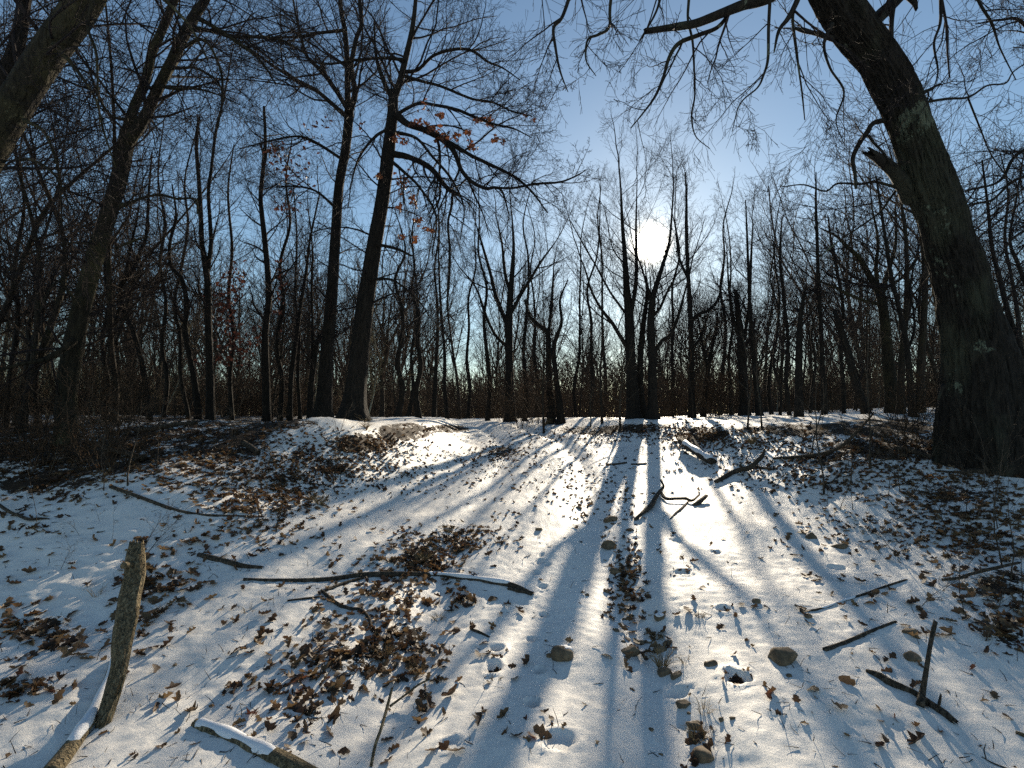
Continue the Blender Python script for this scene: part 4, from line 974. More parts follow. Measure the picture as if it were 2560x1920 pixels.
# the distant wood that reads as one mass
tb = Tubes(); rg = random.Random(88)
for i in range(4600):
    y = rg.uniform(85, 128); x = rg.uniform(-1.25, 1.25) * y; z = 0.7
    h_ = rg.uniform(7, 17) * (.75 + .5 * float(n2(x * .06, 3.3))); d = nz((rg.gauss(0, .12), 0, 1)); pts = [(x, y, z)]; rd = [rg.uniform(.05, .15)]
    for k in range(3): d = nz((d[0] + rg.gauss(0, .12), 0, d[2] + .05)); pts.append(tuple(pts[-1][m] + d[m] * h_ / 3 for m in range(3))); rd.append(rd[0] * (1 - .3 * (k + 1)))
    tb.add(pts, rd, 3)
    for k in range(8):
        t = rg.uniform(.15, .98); q = pts[min(2, int(t * 3))]; e = deflect(d, rg.uniform(.4, 1.0), rg); l = rg.uniform(1.2, 3.6)
        tb.add([q, tuple(q[m] + e[m] * l for m in range(3))], [.06, .025], 3)
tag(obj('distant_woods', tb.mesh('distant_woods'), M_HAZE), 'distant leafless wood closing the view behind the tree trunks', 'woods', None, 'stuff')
# ------------------------------------------------------------------ fallen wood
def snow_cap(P, rr, parent, o, a=0.0, b=1.0, thick=.7):
    i0, i1 = int(a * (len(P) - 1)), max(int(b * (len(P) - 1)), int(a * (len(P) - 1)) + 2)
    q = np.array(P[i0:i1 + 1]).copy(); w = np.array(rr[i0:i1 + 1]) * .92
    q[:, 2] += np.array(rr[i0:i1 + 1]) * thick; w *= 1 + .10 * np.sin(np.arange(len(q)) * .9 + 1); w[0] *= .25; w[-1] *= .25
    V, Q, T = tubular(q, w, k=20, lump=.10, seed=a * 3 + 1, origin=o); obj('snow_cap', mesh_np('snow_cap', V, Q, T), M_SNOW, parent)
def ground_stick(name, label, g, forks=(), m=None, cat='branch', sink=.25, snow=None, lift=None, k=10, jag=.03, group=None, lump=.12):
    """g: (px, py, width px) where the wood meets the ground; lift: extra height of each point"""
    pts, rr = [], []
    def lay(g, lift):
        pts, rr = [], []
        for i, (px, py, w) in enumerate(g):
            w = w / math.sqrt(1 + .7 * ((px - 1280) / F) ** 2); q = gpt(px, py + w * .3); r1 = w / 2 * q[1] / F; L = (lift[i] if lift else 0)
            if L:                                                   # a raised point stays on its sight line, nearer
                v = ray_dir(px, py); base = q.copy()
                for s in np.linspace(1, .2, 160):
                    c = CAM + (base - CAM) * s
                    if c[2] - gz(c[0], c[1]) >= L: q = c; break
                r1 = w / 2 * q[1] / F
            else: q = q + np.array((0, 0, r1 * (1 - 2 * sink)))
            pts.append((*q, r1))
        return spline(pts, 5)
    S = lay(g, lift)
    S = S[::1]; o = S[0, :3].copy()
    r0 = root(name, o, label, cat, group)
    V, Q, T = tubular(S[:, :3], S[:, 3], k=k, lump=lump, ridge=.02, jag=jag, seed=(g[0][0] % 97) / 10, origin=o)
    obj('shaft', mesh_np('shaft', V, Q, T), m or M_DEAD, r0)
    for f in forks:
        S2 = lay(f[0], f[1] if len(f) > 1 else None); V, Q, T = tubular(S2[:, :3], S2[:, 3], k=8, lump=.12, jag=.02, seed=2, origin=o); obj('side_branch', mesh_np('side_branch', V, Q, T), m or M_DEAD, r0)
    if snow: snow_cap(S[:, :3], S[:, 3], r0, o, *snow)
    return r0, S
# the propped log at lower left, raised end up
def free_log(name, label, g, m, k=26, **kw):
    """g: (px, py, width, depth)"""
    S = spline([(*at(a, b, d), w / 2 * d / F / math.sqrt(1 + ((a - 1280) / F) ** 2)) for a, b, w, d in g], 14); o = np.array((S[0, 0], S[0, 1], gz(S[0, 0], S[0, 1])))
    r0 = root(name, o, label, 'log'); V, Q, T = tubular(S[:, :3], S[:, 3], k=k, origin=o, **kw); obj('shaft', mesh_np('shaft', V, Q, T), m, r0); return r0, S, o
a0 = gpt(258, 1812)[1]
r0, S, o = free_log('propped_log', 'knobbly tan log rising out of the snow at lower left', [(246,1838,30,a0 - .02),(262,1800,36,a0 + .02),(284,1730,40,a0 + .10),(301,1665,40,a0 + .18),(306,1609,50,a0 + .25),(316,1548,54,a0 + .33),(326,1490,50,a0 + .42),(337,1440,48,a0 + .5),(338,1400,44,a0 + .55),(341,1362,30,a0 + .6)], M_LOG, k=44, ridge=.10, lump=.20, seed=3.4, jag=.045)
kn = spline([(*at(330, 1412, a0 + .52), .022), (*at(318, 1413, a0 + .47), .021), (*at(308, 1414, a0 + .44), .020)], 4)
V, Q, T = tubular(kn[:, :3], kn[:, 3], k=14, origin=o, lump=.05); obj('branch_stub', mesh_np('branch_stub', V, Q, T), M_LOG, r0)
ground_stick('fallen_log', 'snow-topped log lying at the foot of the tan propped log', [(292,1640,26),(272,1700,30),(240,1770,34),(205,1825,38),(165,1880,46),(120,1935,52)], m=M_LOG, snow=(.0, .78, .5), sink=.3, k=18, cat='log')
ground_stick('fallen_log', 'half-buried log with snow on its back at the bottom edge', [(488,1800,26),(540,1815,34),(600,1838,36),(660,1868,42),(715,1895,44),(780,1930,40)], m=M_LOG, snow=(.0, .74, .30), sink=.60, k=18, cat='log')
ground_stick('twig', 'thin pale twig standing up from the leaf heap at the bottom', [(927,1916,8),(938,1862,8),(952,1822,8),(968,1765,8),(980,1716,6)], [([(975,1765,6),(1010,1738,5),(1045,1712,5),(1072,1698,4)], (.02, .04, .05, .06))], m=M_LOG, lift=(.0, .05, .10, .14, .18), cat='twig', k=8)
ground_stick('fallen_branch', 'long bent branch lying across the track', [(608,1447,8),(700,1450,8),(810,1449,11),(900,1438,12),(960,1435,15),(1040,1435,12),(1100,1437,9),(1160,1443,12),(1227,1452,13),(1280,1464,13),(1330,1484,9)], [([(810,1478,8),(850,1462,9),(890,1448,9),(930,1440,8)],)], snow=(.55, .9, .45), k=12)
ground_stick('fallen_branch', 'crooked grey stick below the long branch, pointing at the leaf heap', [(804,1476,8),(841,1507,10),(875,1520,9),(902,1523,8),(922,1545,9),(930,1570,9),(956,1600,12)], [([(908,1526,5),(905,1515,4)],)], k=8)
ground_stick('twig', 'short thin stick left of the crooked grey stick', [(718,1502,5),(750,1498,6),(804,1490,5)], k=6, cat='twig')
ground_stick('fallen_branch', 'curly branch with hooked tip beside the long tree shadow', [(1588,1300,9),(1606,1280,9),(1628,1260,13),(1640,1240,11),(1650,1226,8),(1659,1214,6),(1652,1200,4)],
   [([(1651,1228,8),(1665,1244,8),(1693,1244,7),(1715,1244,8),(1730,1248,7),(1748,1236,5)], (.05, .04, .05, .05, .04, .03)), ([(1722,1252,6),(1705,1270,6),(1690,1282,5),(1676,1297,3)],)], lift=(0, .02, .04, .06, .08, .11, .14), k=10)
ground_stick('stick', 'stubby stick end poking up right of the curly branch', [(1736,1262,10),(1750,1250,12),(1765,1238,9)], lift=(0, .03, .06), cat='stick')
ground_stick('fallen_branch', 'dark curved branch with raised tip on the right bank', [(1790,1205,12),(1828,1179,13),(1855,1170,13),(1875,1163,13),(1893,1150,12),(1905,1140,10),(1912,1122,5)], [([(1880,1163,9),(1905,1168,8),(1935,1172,7)],)], lift=(0, .03, .05, .09, .14, .19, .25), k=10)
ground_stick('fallen_log', 'snow-dusted log end sticking out of the debris right of the shadow', [(1700,1097,15),(1722,1112,17),(1745,1128,18),(1765,1140,18),(1784,1149,17)], snow=(.1, .95, .5), lift=(.10, .10, .08, .05, .03), cat='log', k=14)
ground_stick('fallen_log', 'shorter log leaning on the snow-dusted log end', [(1731,1095,10),(1740,1108,11),(1752,1124,11)], lift=(.16, .13, .1), cat='log')
ground_stick('fallen_branch', 'long thin branch slanting up in front of the right woods', [(1933,1144,6),(1995,1140,8),(2058,1132,9),(2104,1113,9),(2147,1074,8),(2182,1035,5)], lift=(.02, .03, .1, .25, .5, .8), k=8)
ground_stick('fallen_log', 'gnarled limb at the foot of the massive oak', [(2237,1120,12),(2283,1128,16),(2315,1140,14),(2341,1147,18),(2380,1158,12),(2419,1165,7)], k=12, lump=.2, cat='log')
ground_stick('fallen_log', 'knotty dark log lying below the massive oak, near the right edge', [(2337,1177,7),(2390,1180,9),(2439,1178,17),(2480,1182,20),(2516,1186,18)], [([(2470,1175,10),(2460,1160,9),(2455,1148,7)], (.04, .1, .15)), ([(2480,1176,9),(2520,1165,9),(2575,1155,8)],)], k=14, lump=.18, cat='log')
ground_stick('stick', 'upper of the two straight rods on the open snow at right', [(2002,1527,12),(2014,1527,7),(2059,1519,6),(2110,1500,7),(2166,1482,7),(2215,1464,7),(2264,1449,6)], sink=.45, snow=(.3, .6, .4), cat='stick', k=8, lump=.06)
ground_stick('stick', 'lower, thicker of the two straight rods on the open snow at right', [(2061,1627,12),(2110,1606,11),(2166,1582,9),(2205,1567,8),(2236,1554,8)], sink=.3, cat='stick', k=8, lump=.06)
ground_stick('stake', 'upright grey stake standing at lower right', [(2301,1764,22),(2308,1720,15),(2314,1683,13),(2320,1645,12),(2326,1609,11),(2333,1575,12),(2338,1556,11)], lift=(.0, .07, .14, .20, .26, .31, .34), cat='stake', k=14, lump=.05)
ground_stick('fallen_log', 'mossy rotten log lying at the foot of the upright stake', [(2166,1675,9),(2200,1690,18),(2227,1707,20),(2260,1722,17),(2289,1734,16),(2330,1762,18),(2360,1785,20),(2385,1804,18)], [([(2346,1765,8),(2350,1750,7),(2352,1738,5)], (.02, .05, .07))], m=M_DEAD, k=16, lump=.2, cat='log', sink=.2)
ground_stick('fallen_branch', 'stick reaching to the right edge above the orange leaf pile', [(2355,1447,9),(2395,1442,9),(2432,1433,9),(2485,1420,10),(2545,1405,8)], lift=(.02, .03, .04, .06, .08), k=8)
ground_stick('fallen_branch', 'dark curved stick at the left edge of the snow mound', [(-10,1255,9),(24,1273,9),(50,1290,9),(73,1299,9),(100,1298,7),(122,1298,4)], lift=(.08, .04, .01, .01, 0, 0), k=8)
ground_stick('fallen_branch', 'long thin branch along the back of the snow mound', [(277,1216,11),(346,1244,10),(427,1269,9),(480,1281,7),(529,1289,7),(631,1291,6)], k=8)
ground_stick('fallen_branch', 'dark weathered branch right of the propped log', [(496,1383,12),(530,1395,15),(574,1408,14),(610,1414,12),(655,1417,8)], k=10, lump=.18)
ground_stick('stick', 'left of two short sticks lying end to end below the clump', [(1515,1161,5),(1540,1160,6),(1567,1157,5)], k=6, cat='stick')
ground_stick('stick', 'right of two short sticks lying end to end below the clump', [(1578,1161,5),(1600,1160,5),(1616,1158,4)], k=6, cat='stick')
ground_stick('fallen_log', 'dark fallen log in the shaded litter at far left', [(255,1128,14),(305,1134,16),(366,1148,13)], cat='log', k=10)
ground_stick('fallen_log', 'short dark log pointing down the left bank onto the snow', [(608,1106,14),(628,1118,15),(645,1134,14)], cat='log', k=10)
ground_stick('fallen_log', 'long fallen trunk lying at the top of the left bank', [(340,1074,16),(400,1066,15),(440,1058,13),(490,1054,9)], lift=(.1, .15, .2, .25), cat='log', k=10)
ground_stick('stick', 'short dark stick right of the shoe print', [(1176,1572,5),(1195,1580,7),(1222,1591,5)], k=6, cat='stick')
ground_stick('fallen_branch', 'flat dark piece of bark left of the animal tracks', [(1270,1470,9),(1300,1476,12),(1332,1482,9)], k=8, sink=.35)
ground_stick('twig', 'small forked twig at the bottom right', [(2455,1895,4),(2480,1908,5),(2520,1925,4)], [([(2465,1898,3),(2460,1875,3),(2464,1860,2)], (.01, .06, .1))], k=6, cat='twig')
ground_stick('stick', 'pale stick end entering at the lower right edge', [(2540,1832,9),(2565,1842,13),(2600,1850,14)], m=M_LOG, cat='stick')

# ------------------------------------------------------------------ stones
def stone_mesh(seed, sx, sy, sz):
    import bmesh
    rsd = np.random.RandomState(int(seed * 10)); DV = rsd.normal(0, 1, (11, 3)); DV /= np.linalg.norm(DV, axis=1, keepdims=True); DD = rsd.uniform(.55, .9, 11)
    bm = bmesh.new(); bmesh.ops.create_icosphere(bm, subdivisions=3, radius=1)
    for vtx in bm.verts:
        c = np.array(vtx.co); f = 1 + .7 * float(n3((c * .9 + seed * 3.7)[None])[0]) + .32 * float(n3((c * 2.3 + seed)[None])[0]) + .10 * float(n3((c * 6 + seed)[None])[0])
        for q in range(len(DV)):
            e = float(c @ DV[q]) - DD[q]
            if e > 0: c = c - DV[q] * e * .92
        c = c * f; c = np.sign(c) * np.abs(c) ** .85
        vtx.co = (c[0] * sx, c[1] * sy, c[2] * sz)
    me = bpy.data.meshes.new('stone'); bm.to_mesh(me); bm.free()
    me.polygons.foreach_set('use_smooth', [True] * len(me.polygons)); return me
STONES = [(1412,1640,54,'largest flat stone with a snow cap, beside the animal tracks',1),(1374,1640,16,'small stone touching the left end of the flat snow-capped stone',0),(1522,1368,44,'long brown stone in the right rut, highest of the big ones',0),(1526,1303,36,'flat stone in the right rut below the curly branch',0),
 (1575,1326,18,'small round stone just below the curly branch',0),(1649,1545,28,'squarish stone alone right of the right rut',1),(1575,1636,42,'dark broad stone lying in the tree shadow',0),(1650,1627,34,'dark stone at the right of the stone group',0),(1622,1605,18,'small snow-rimmed stone in the middle of the stone group',1),(1669,1611,22,'brown stone at the upper right of the stone group',0),
 (1604,1606,22,'pale stone at the upper left of the stone group',0),(1690,1692,30,'tan stone against the grass tuft in the right rut',0),(1661,1685,34,'dark stone under the grass tuft in the right rut',0),(1710,1766,32,'round stone midway down the rut at the bottom right',0),(1737,1813,40,'tilted stone above the bottommost stone',0),
 (1758,1893,58,'big rounded stone at the bottom edge',0),(1722,1784,11,'pebble between the two rounded stones of the rut',0),(1628,1825,13,'lone pebble left of the tilted stone',0),(1653,1885,12,'lone pebble left of the bottommost stone',0),(1803,1799,13,'left of two pebbles lying side by side at the bottom',0),(1831,1797,13,'right of two pebbles lying side by side at the bottom',0),
 (1516,1481,17,'small tan stone at the left side of the right rut',0),(1776,1660,30,'dark red-brown stone next to the big boot hole',0),(1957,1648,62,'wedge-shaped stone alone on the open snow at right',0),(1973,1690,14,'reddish pebble below the wedge-shaped stone',0),(2022,1544,20,'small mossy stone under the end of the upper rod',0),
 (2104,1368,38,'upright hooked stone on the right bank',0),(2031,1343,26,'dark stone left of the upright hooked stone',0),(2277,1583,34,'mossy stone left of the stake top',0),(1348,1325,19,'dark stone at the start of the animal tracks',0),(1446,1271,17,'small dark stone between two tree shadows',0),(1462,1289,14,'small stone just below another between two tree shadows',0),
 (1540,1430,26,'flat stone among leaves in the right rut',0),(1528,1545,12,'pebble in the right rut beside the shadow',0),(1538,1578,18,'flat dark pebble in the tree shadow',0),(1558,1606,14,'little slab in the tree shadow above the broad dark stone',0),(1468,1488,12,'thin pale pebble left of the right rut',0),(2279,1646,36,'long reddish stone between the rods and the stake',0),(1890,1505,26,'flat tan stone alone on the open snow',0)]
for i, (px, py, w, lab, cap) in enumerate(STONES):
    q = gpt(px, py); s = w / 2 * q[1] / F * 1.12; rs = random.Random(i)
    sx, sy, sz = s, s * rs.uniform(.65, .9), s * rs.uniform(.5, .68)
    r0 = root('stone', (q[0], q[1], q[2]), lab, 'stone', 'stones on the snowy track'); r0.rotation_euler = (0, 0, rs.uniform(-.5, .5))
    b = obj('stone_body', stone_mesh(i * 1.7, sx, sy, sz), M_ROCK, r0); b.location = (0, 0, sz * .12); b.rotation_euler = (rs.uniform(-.25, .25), rs.uniform(-.25, .25), 0)
    if cap:
        c = obj('snow_cap', stone_mesh(i * 1.7 + 9, sx * .72, sy * .7, sz * .42), M_SNOW, r0); c.location = (sx * .05, sy * .15, sz * .72)

# ------------------------------------------------------------------ leaves on the snow
rs = np.random.RandomState(21)
HEAPS = [  # px, py, rx, ry, n, name of the heap, tilt, size
 (880,1640,110,60,150,'in the leaf heap at the front of the track'),(1000,1590,50,70,70,'in the leaf heap at the front of the track'),(770,1740,80,60,55,'in the leaf heap at the front of the track'),(1060,1680,60,40,42,'in the leaf heap at the front of the track'),
 (1000,1470,60,50,60,'in the leaf strip below the long branch'),(1150,1500,40,20,34,'in the orange leaf tuft below the long branch'),(1060,1400,80,40,150,'in the leaf strip along the left rut'),(1140,1350,90,25,110,'in the leaf strip along the left rut'),
 (130,1600,90,40,60,'in the leaf pile left of the propped log'),(60,1570,60,40,34,'in the leaf pile left of the propped log'),(70,1720,70,28,46,'in the yellowish leaf pile at the left edge'),(400,1460,80,35,90,'in the leaf pile right of the propped log'),(330,1550,40,60,40,'in the leaf pile right of the propped log'),
 (2520,1580,50,50,40,'in the orange leaf pile at the right edge'),(2480,1480,90,30,50,'in the leaves along the right edge'),(2430,1380,140,40,80,'in the leaves along the right edge'),
 (690,1760,120,80,40,'scattered at the bottom of the snow'),(1640,1620,60,50,16,'among the stones of the right rut'),(1580,1440,30,70,50,'among the stones of the right rut'),(1740,1840,30,50,8,'among the stones of the right rut')]
near = []
for px, py, rx, ry, n, nm in HEAPS:
    a = rs.normal(px, rx * .75, n); b = rs.normal(py, ry * .75, n); x, y = on_ground_many(a, b)
    for i in range(n):
        if not np.isnan(y[i]) and y[i] > 1.6: near.append((x[i], y[i], nm))
SC = [(300,1450,400,120,40,'lying loose on the snow at lower left'),(560,1640,260,140,50,'lying loose on the snow at lower left'),(1180,1640,140,160,40,'lying loose between the leaf heap and the animal tracks'),(1200,1830,180,60,16,'lying loose between the leaf heap and the animal tracks'),
 (2250,1500,250,100,50,'lying loose on the snow around the rods'),(2200,1750,300,120,22,'lying loose near the upright stake'),(1850,1450,180,120,16,'lying loose on the open snow right of the shadow')]
for px, py, rx, ry, n, nm in SC:
    a = rs.uniform(px - rx, px + rx, n); b = rs.uniform(py - ry, py + ry, n); x, y = on_ground_many(a, b)
    for i in range(n):
        if not np.isnan(y[i]) and y[i] > 1.6: near.append((x[i], y[i], nm))
near.sort(key=lambda q: q[1])
lm = []
for k, (V, Q) in enumerate(LEAVES):
    for m in (M_LEAF, M_DLEAF, M_OLEAF):
        me = mesh_np('leaf', V, Q, None, tone=np.zeros(len(V))); me.materials.append(m); lm.append(me)
rg = random.Random(1)
TONE = ('dry brown oak leaf', 'dark damp oak leaf', 'orange oak leaf')
for i, (x, y, nm) in enumerate(near[:290]):
    c = rg.choices((0, 1, 2), (.62, .30, .08) if 'orange' not in nm else (.4, .1, .5))[0]
    s = rg.choice((.045, .06, .075, .095)) * rg.uniform(.85, 1.15)
    o = obj('oak_leaf', lm[rg.randrange(14) * 3 + c], None, None, (x, y, gz(x, y) + s * rg.uniform(.03, .16)))
    o.rotation_euler = (rg.gauss(0, .5), rg.gauss(0, .5), rg.uniform(0, 6.28)); o.scale = (s, s, s)
    ki = lm.index(o.data) // 3; wd = ('large ' if s > .086 else 'small ' if s < .060 else '') + ('curled ' if [.25, .7, .45, .95, .6][ki % 5] > .5 else 'flat ') + TONE[c]
    tag(o, wd + ' ' + nm, 'leaf', '%s, %s' % (wd.replace('leaf', 'leaves'), nm))
# the rest of the litter
P, S_, FAR = [], [], []
def add_patch(px, py, rx, ry, n, lo=.05, hi=.09, g=True):
    a = rs.normal(px, rx * .7, n) if g else rs.uniform(px - rx, px + rx, n); b = rs.normal(py, ry * .7, n) if g else rs.uniform(py - ry, py + ry, n)
    x, y = on_ground_many(a, b); ok = ~np.isnan(y) & (y > 1.5) & (y < 26); x, y = x[ok], y[ok]
    z = ground_h(x, y); s = rs.uniform(lo, hi, len(x)) * (1 + .25 * np.clip((y - 6) / 8, 0, 1))
    Pp = np.stack([x, y, z + s * rs.uniform(-.06, .16, len(x))], 1)
    for q, w in zip(Pp, s): (FAR if q[1] > 6.5 else P).append((*q, w))
for x, y, nm in near[290:]: P.append((x, y, gz(x, y) + .01, rg.uniform(.06, .1)))
for a in ((620,1180,140,40,260),(760,1190,120,50,420),(700,1250,90,30,260),(560,1230,70,25,130),(860,1160,150,40,420),(930,1110,110,22,300),(1000,1180,160,40,200),(600,1270,60,20,120),(1260,1130,60,18,220),(1200,1150,60,18,90),(1330,1200,140,60,120),
          (1130,1350,110,28,130),(1050,1420,90,30,130),(700,1330,160,40,90),(640,1310,90,30,80),(1450,1090,180,16,330),(1640,1080,200,18,420),(1740,1095,70,20,330),(1800,1120,120,40,230),(1900,1100,160,30,420),(1960,1180,180,40,260),(2100,1160,180,40,420),(2060,1220,60,20,60),
          (2300,1200,200,60,420),(2420,1260,160,70,420),(2250,1320,220,50,150),(2450,1340,120,40,160),(2300,1110,220,30,420),(300,1110,330,50,900),(100,1180,160,50,420),(420,1180,200,40,340),(560,1080,200,30,400),(160,1240,60,20,26),(60,1300,80,40,46),(1560,1420,30,90,110),(1600,1560,60,50,26),(1480,1170,120,60,110),(1530,1260,60,60,80),(1100,1072,60,8,90),
          (1440,1250,40,60,50),(900,1500,140,60,90),(430,1380,120,50,60),(2500,1560,80,40,50)):
    add_patch(*a)
for a in ((1840,1692,22,12,9,.03,.06),(1809,1524,22,10,8,.03,.06),(1706,1434,24,8,8,.03,.06),(1243,1640,22,22,9,.03,.05),(1350,1680,8,6,3,.02,.04)): add_patch(*a)
add_patch(1280, 1230, 1300, 170, 200, g=False); add_patch(1280, 1600, 1300, 330, 130, .03, .07, g=False)
for k in range(900):                                  # the banks go on beyond the picture's edges
    y_ = rs.uniform(1, 11); x_ = rs.choice((-1, 1)) * (y_ * 1.02 + rs.uniform(0, 6)); s_ = rs.uniform(.05, .09)
    if n2(x_ * .8, y_ * .8) > -.05: P.append((x_, y_, gz(x_, y_) + .1 * s_, s_))
P = np.array(P); FAR = np.array(FAR)
V, Q, tn = scatter_leaves(P[:, :3], P[:, 3], .38, LEAVES, rs)
tag(obj('fallen_leaves', mesh_np('fallen_leaves', V, Q, None, tone=tn), M_LEAF), 'dry brown oak leaves strewn over the snow on both sides of the track', 'leaves', None, 'stuff')
V, Q, tn = scatter_leaves(FAR[:, :3], FAR[:, 3], .6, SMALL, rs)
tag(obj('leaf_litter', mesh_np('leaf_litter', V, Q, None, tone=tn), M_DLEAF), 'dark leaf litter covering the banks below the trees', 'leaf litter', None, 'stuff')

# crumbs, twiglets and bits
tb = Tubes(); rg = random.Random(4)
n = 1500; a = rs.uniform(-20, 2580, n); b = 1080 + 840 * rs.rand(n) ** 1.4; x, y = on_ground_many(a, b)
for i in range(n):
    if np.isnan(y[i]) or y[i] > 14 or y[i] < 1.5: continue
    dense = abs(a[i] - 1500) > 450 or b[i] < 1200
    if not dense and rg.random() > .35: continue
    z = gz(x[i], y[i]); up = rg.random() < .35; l = rg.uniform(.02, .07) * (1 + y[i] * .06); d = nz((rg.gauss(0, 1), rg.gauss(0, 1), rg.uniform(.6, 2.5) if up else rg.uniform(-.02, .15)))
    q = (x[i], y[i], z + .002); pts = [q]
    for k in range(2): d = nz((d[0] + rg.gauss(0, .25), d[1] + rg.gauss(0, .25), d[2] + rg.gauss(0, .08))); pts.append(tuple(pts[-1][m] + d[m] * l / 2 for m in range(3)))
    w = rg.uniform(.0010, .0026) * (1 + y[i] * .05); tb.add(pts, [w, w * .8, w * .4], 3)
tag(obj('twig_litter', tb.mesh('twig_litter'), M_TWIG), 'tiny twigs and stalks poking out of the snow everywhere', 'twig litter', None, 'stuff')

# ------------------------------------------------------------------ grass tufts and thin weeds
def tuft(px, py, n, h_, lab, wide=.5, name='grass_tuft'):
    q = gpt(px, py); rg = random.Random(int(px)); tb = Tubes()
    for i in range(n):
        a = rg.uniform(0, 6.28); L = h_ * rg.uniform(.5, 1.2); d = nz((cos(a) * wide * rg.uniform(.2, 1.3), sin(a) * wide * rg.uniform(.2, 1.3), 1)); p = (cos(a) * .02, sin(a) * .02, -.01); pts = [p]
        for k in range(4): d = nz((d[0] * 1.12 + rg.gauss(0, .08), d[1] * 1.12 + rg.gauss(0, .08), d[2] - .18 * k)); p = tuple(p[m] + d[m] * L / 4 for m in range(3)); pts.append(p)
        tb.add(pts, [.0016, .0014, .0012, .001, .0005], 3)
    V, Q, T = tb.arrays(); me = mesh_np(name, V, Q, T, tone=rs.rand(len(V))); o = obj(name, me, M_GRASS, None, q); tag(o, lab, 'grass')
tuft(1655,1672,60,.16,'biggest dry grass tuft, over the dark stones of the right rut'); tuft(1745,1850,50,.09,'grass tuft between the two lowest rounded stones'); tuft(1749,1543,50,.05,'small greenish grass tuft alone on the open snow')
tuft(1640,1595,30,.08,'grass tuft behind the stone group'); tuft(1715,1655,16,.09,'sparse grass left of the big boot hole'); tuft(960,1640,60,.10,'grass in the middle of the leaf heap'); tuft(1040,1680,50,.10,'grass at the right end of the leaf heap')
tuft(1095,1550,40,.08,'grass at the top of the leaf heap'); tuft(1060,1400,60,.12,'grass tuft on the leaf strip beyond the long branch'); tuft(1120,1330,60,.12,'farther grass tuft on the leaf strip of the left rut'); tuft(800,1260,80,.2,'large brown grass tuft on the left slope')
tuft(1362,1064,160,.42,'tawny grass clump at the crest right of the gap',.7); tuft(915,1070,90,.3,'grass clump at the foot of the oak pair',.6); tuft(1880,1110,120,.3,'rusty grass clump on the right bank'); tuft(1760,1780,20,.1,'wispy grass right of the round stone')
tuft(400,1530,20,.1,'wispy grass beside the propped log'); tuft(240,1490,14,.12,'thin grass left of the propped log'); tuft(1240,1700,14,.05,'tiny grass below the shoe print'); tuft(620,1530,14,.08,'fine grass on the snow right of the dark branch')
def weed(px, py, h_, lab, seed, w=.0035, lean=(0, 0), kids=8, nm='sapling', leaves=0):
    q = gpt(px, py); rg = random.Random(seed); d = nz((lean[0], lean[1], 1)); p = (0., 0., -.03); pts = [p]; rd = [w * 1.2]
    for k in range(7): d = nz((d[0] + rg.gauss(0, .09), d[1] + rg.gauss(0, .09), d[2])); p = tuple(p[m] + d[m] * h_ / 7 for m in range(3)); pts.append(p); rd.append(w * (1 - .1 * (k + 1)))
    r0 = root(nm, q, lab, 'sapling'); st = Tubes(); st.add(pts, rd, 6); obj('stem', st.mesh('stem'), M_DEAD, r0); tb = Tubes()
    H = Habit(seg=(5, 4, 3), wig=(.1, .16, .25), trop=(0, .03, .0), kids=(0, 3, 0), ratio=(.5, .5), ang=(.7, .7), sides=(3, 3, 3), rmin=.0012)
    side_branches(tb, pts, rd, kids, h_ * .35, H, rg, .25, 1, .8, .6); obj('crown', tb.mesh('crown'), M_DEAD, r0)
weed(2175,1172,1.75,'bare waist-high sapling in front of the twisted mossy tree',1,.014); weed(2028,1146,1.2,'dark bare sapling stub on the right bank',2,.011,(-.1,0)); weed(2060,1236,1.7,'pale slanting sapling rising from a leaf clump on the right bank',3,.012,(.12,.1))
weed(1477,1066,1.9,'thin sapling at the crest left of the clump',4,.022,(0,0),12); weed(1551,1066,2.6,'thicker sapling at the crest just left of the clump',5,.032,(.03,0),14); weed(1868,1075,2.1,'first sapling on the crest right of the lone straight tree',6,.02); weed(1905,1073,2.0,'second sapling on the crest right of the lone straight tree',7,.018)
weed(320,1215,1.1,'leaning whip on the left bank behind the snow mound',8,.009,(-.45,.2)); weed(690,1330,.45,'short sapling in the leaves left of the track',9,.008,(.1,0)); weed(2250,1230,.7,'bushy little sapling on the right bank',10,.005,(0,0),16); weed(2220,1250,.6,'thin twiggy sapling left of the bushy one on the right bank',11,.004,(.2,0),14)
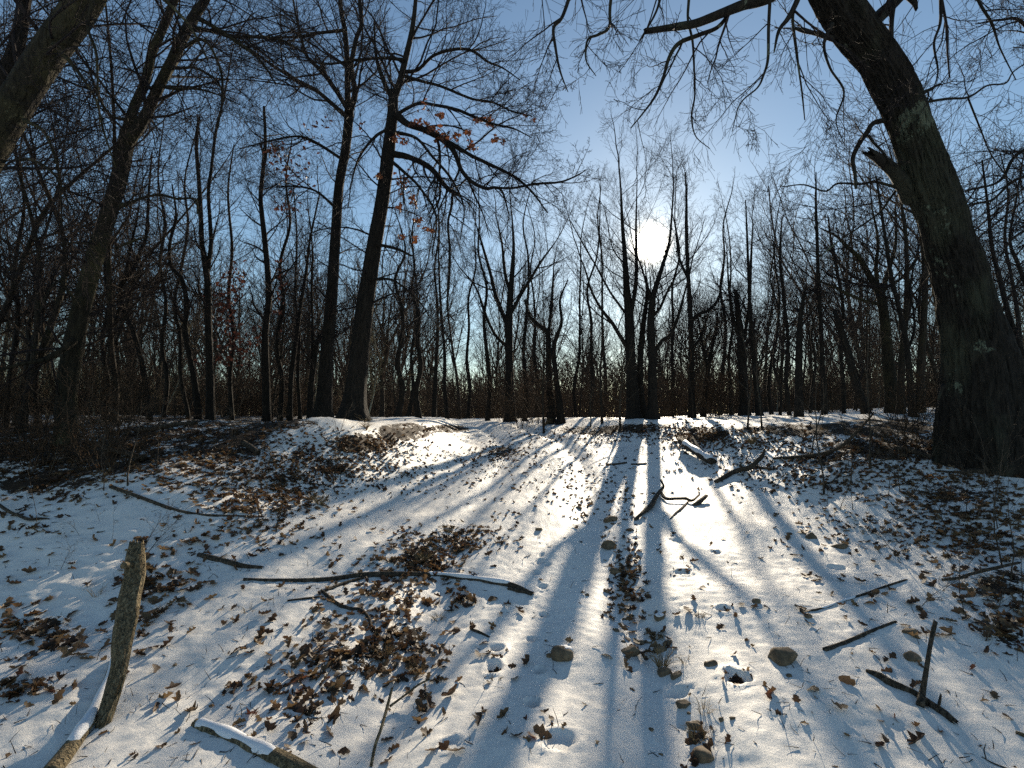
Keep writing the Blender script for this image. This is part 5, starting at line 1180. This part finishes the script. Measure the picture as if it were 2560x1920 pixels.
weed(2460,1600,.4,'arching twig over the orange leaf pile',12,.004,(.5,-.1),8); weed(2260,1400,.42,'arching whip on the snow above the rods',13,.0035,(-.7,.1),10); weed(2370,1330,.5,'thin arching bramble near the right edge',14,.0035,(-.5,-.2),12); weed(2440,1300,.7,'tall thin bramble near the right edge',15,.004,(.1,-.2),12)
weed(390,1170,.9,'thin dry stalk among the dark litter at left',16,.006,(.1,0),8); weed(95,1320,.6,'fine upright stalk at the left edge of the snow mound',17,.0025,(0,0),3); weed(278,1350,.28,'grass stalk on the snow mound, right of the propped log tip',18,.0015,(0,0),2); weed(250,1300,.22,'grass stalk on top of the snow mound',19,.0015,(0,0),2)
weed(560,1190,.7,'bare stalk on the shaded left slope',20,.005,(.1,0),8); weed(2330,1140,.9,'pale bent twig against the massive oak trunk',21,.006,(.25,-.1),5); weed(200,1150,1.0,'tangled stalk at the foot of the dark leaning tree',22,.007,(-.2,0),12); weed(120,1190,.8,'dark stalk near the left edge in the litter',23,.006,(.2,0),10)

# more thin stalks and brambles on the two banks, copies of four
stalks = []
for i in range(4):
    weed(2300 + 40 * i, 1300, (.75, .55, 1.0, .45)[i], '', 60 + i, (.0045, .004, .006, .003)[i], ((.3, .1), (-.5, .2), (.05, 0), (.8, -.3))[i], (12, 14, 8, 10)[i], 'bramble')
    stalks.append([COL.objects[-1].parent, i, False])
SK = ('branching waist-low bramble', 'slanting twiggy bramble', 'upright thin stalk', 'low arching bramble')
SPOT = [(1950, 2540, 1110, 1180, 14, 'on the litter before the massive oak'), (2050, 2560, 1200, 1330, 15, 'on the snowy right bank'), (2250, 2560, 1350, 1560, 8, 'near the right edge'),
        (1640, 1950, 1080, 1150, 9, 'beside the snow-dusted log end'), (0, 420, 1120, 1240, 13, 'in the dark litter at left'), (420, 860, 1100, 1240, 12, 'on the leafy left slope'), (60, 420, 1290, 1420, 4, 'on the snow mound')]
rg = random.Random(909)
for x0, x1, y0, y1, n, nm in SPOT:
    for j in range(n):
        q = gpt(rg.uniform(x0, x1), rg.uniform(y0, y1)); k = rg.randrange(4)
        o = place(stalks[k], q[0], q[1], SK[k] + ' ' + nm, SK[k] + ' ' + nm, rg.uniform(.5, 1.1), rg.uniform(0, 6.28)); o['category'] = 'bramble'
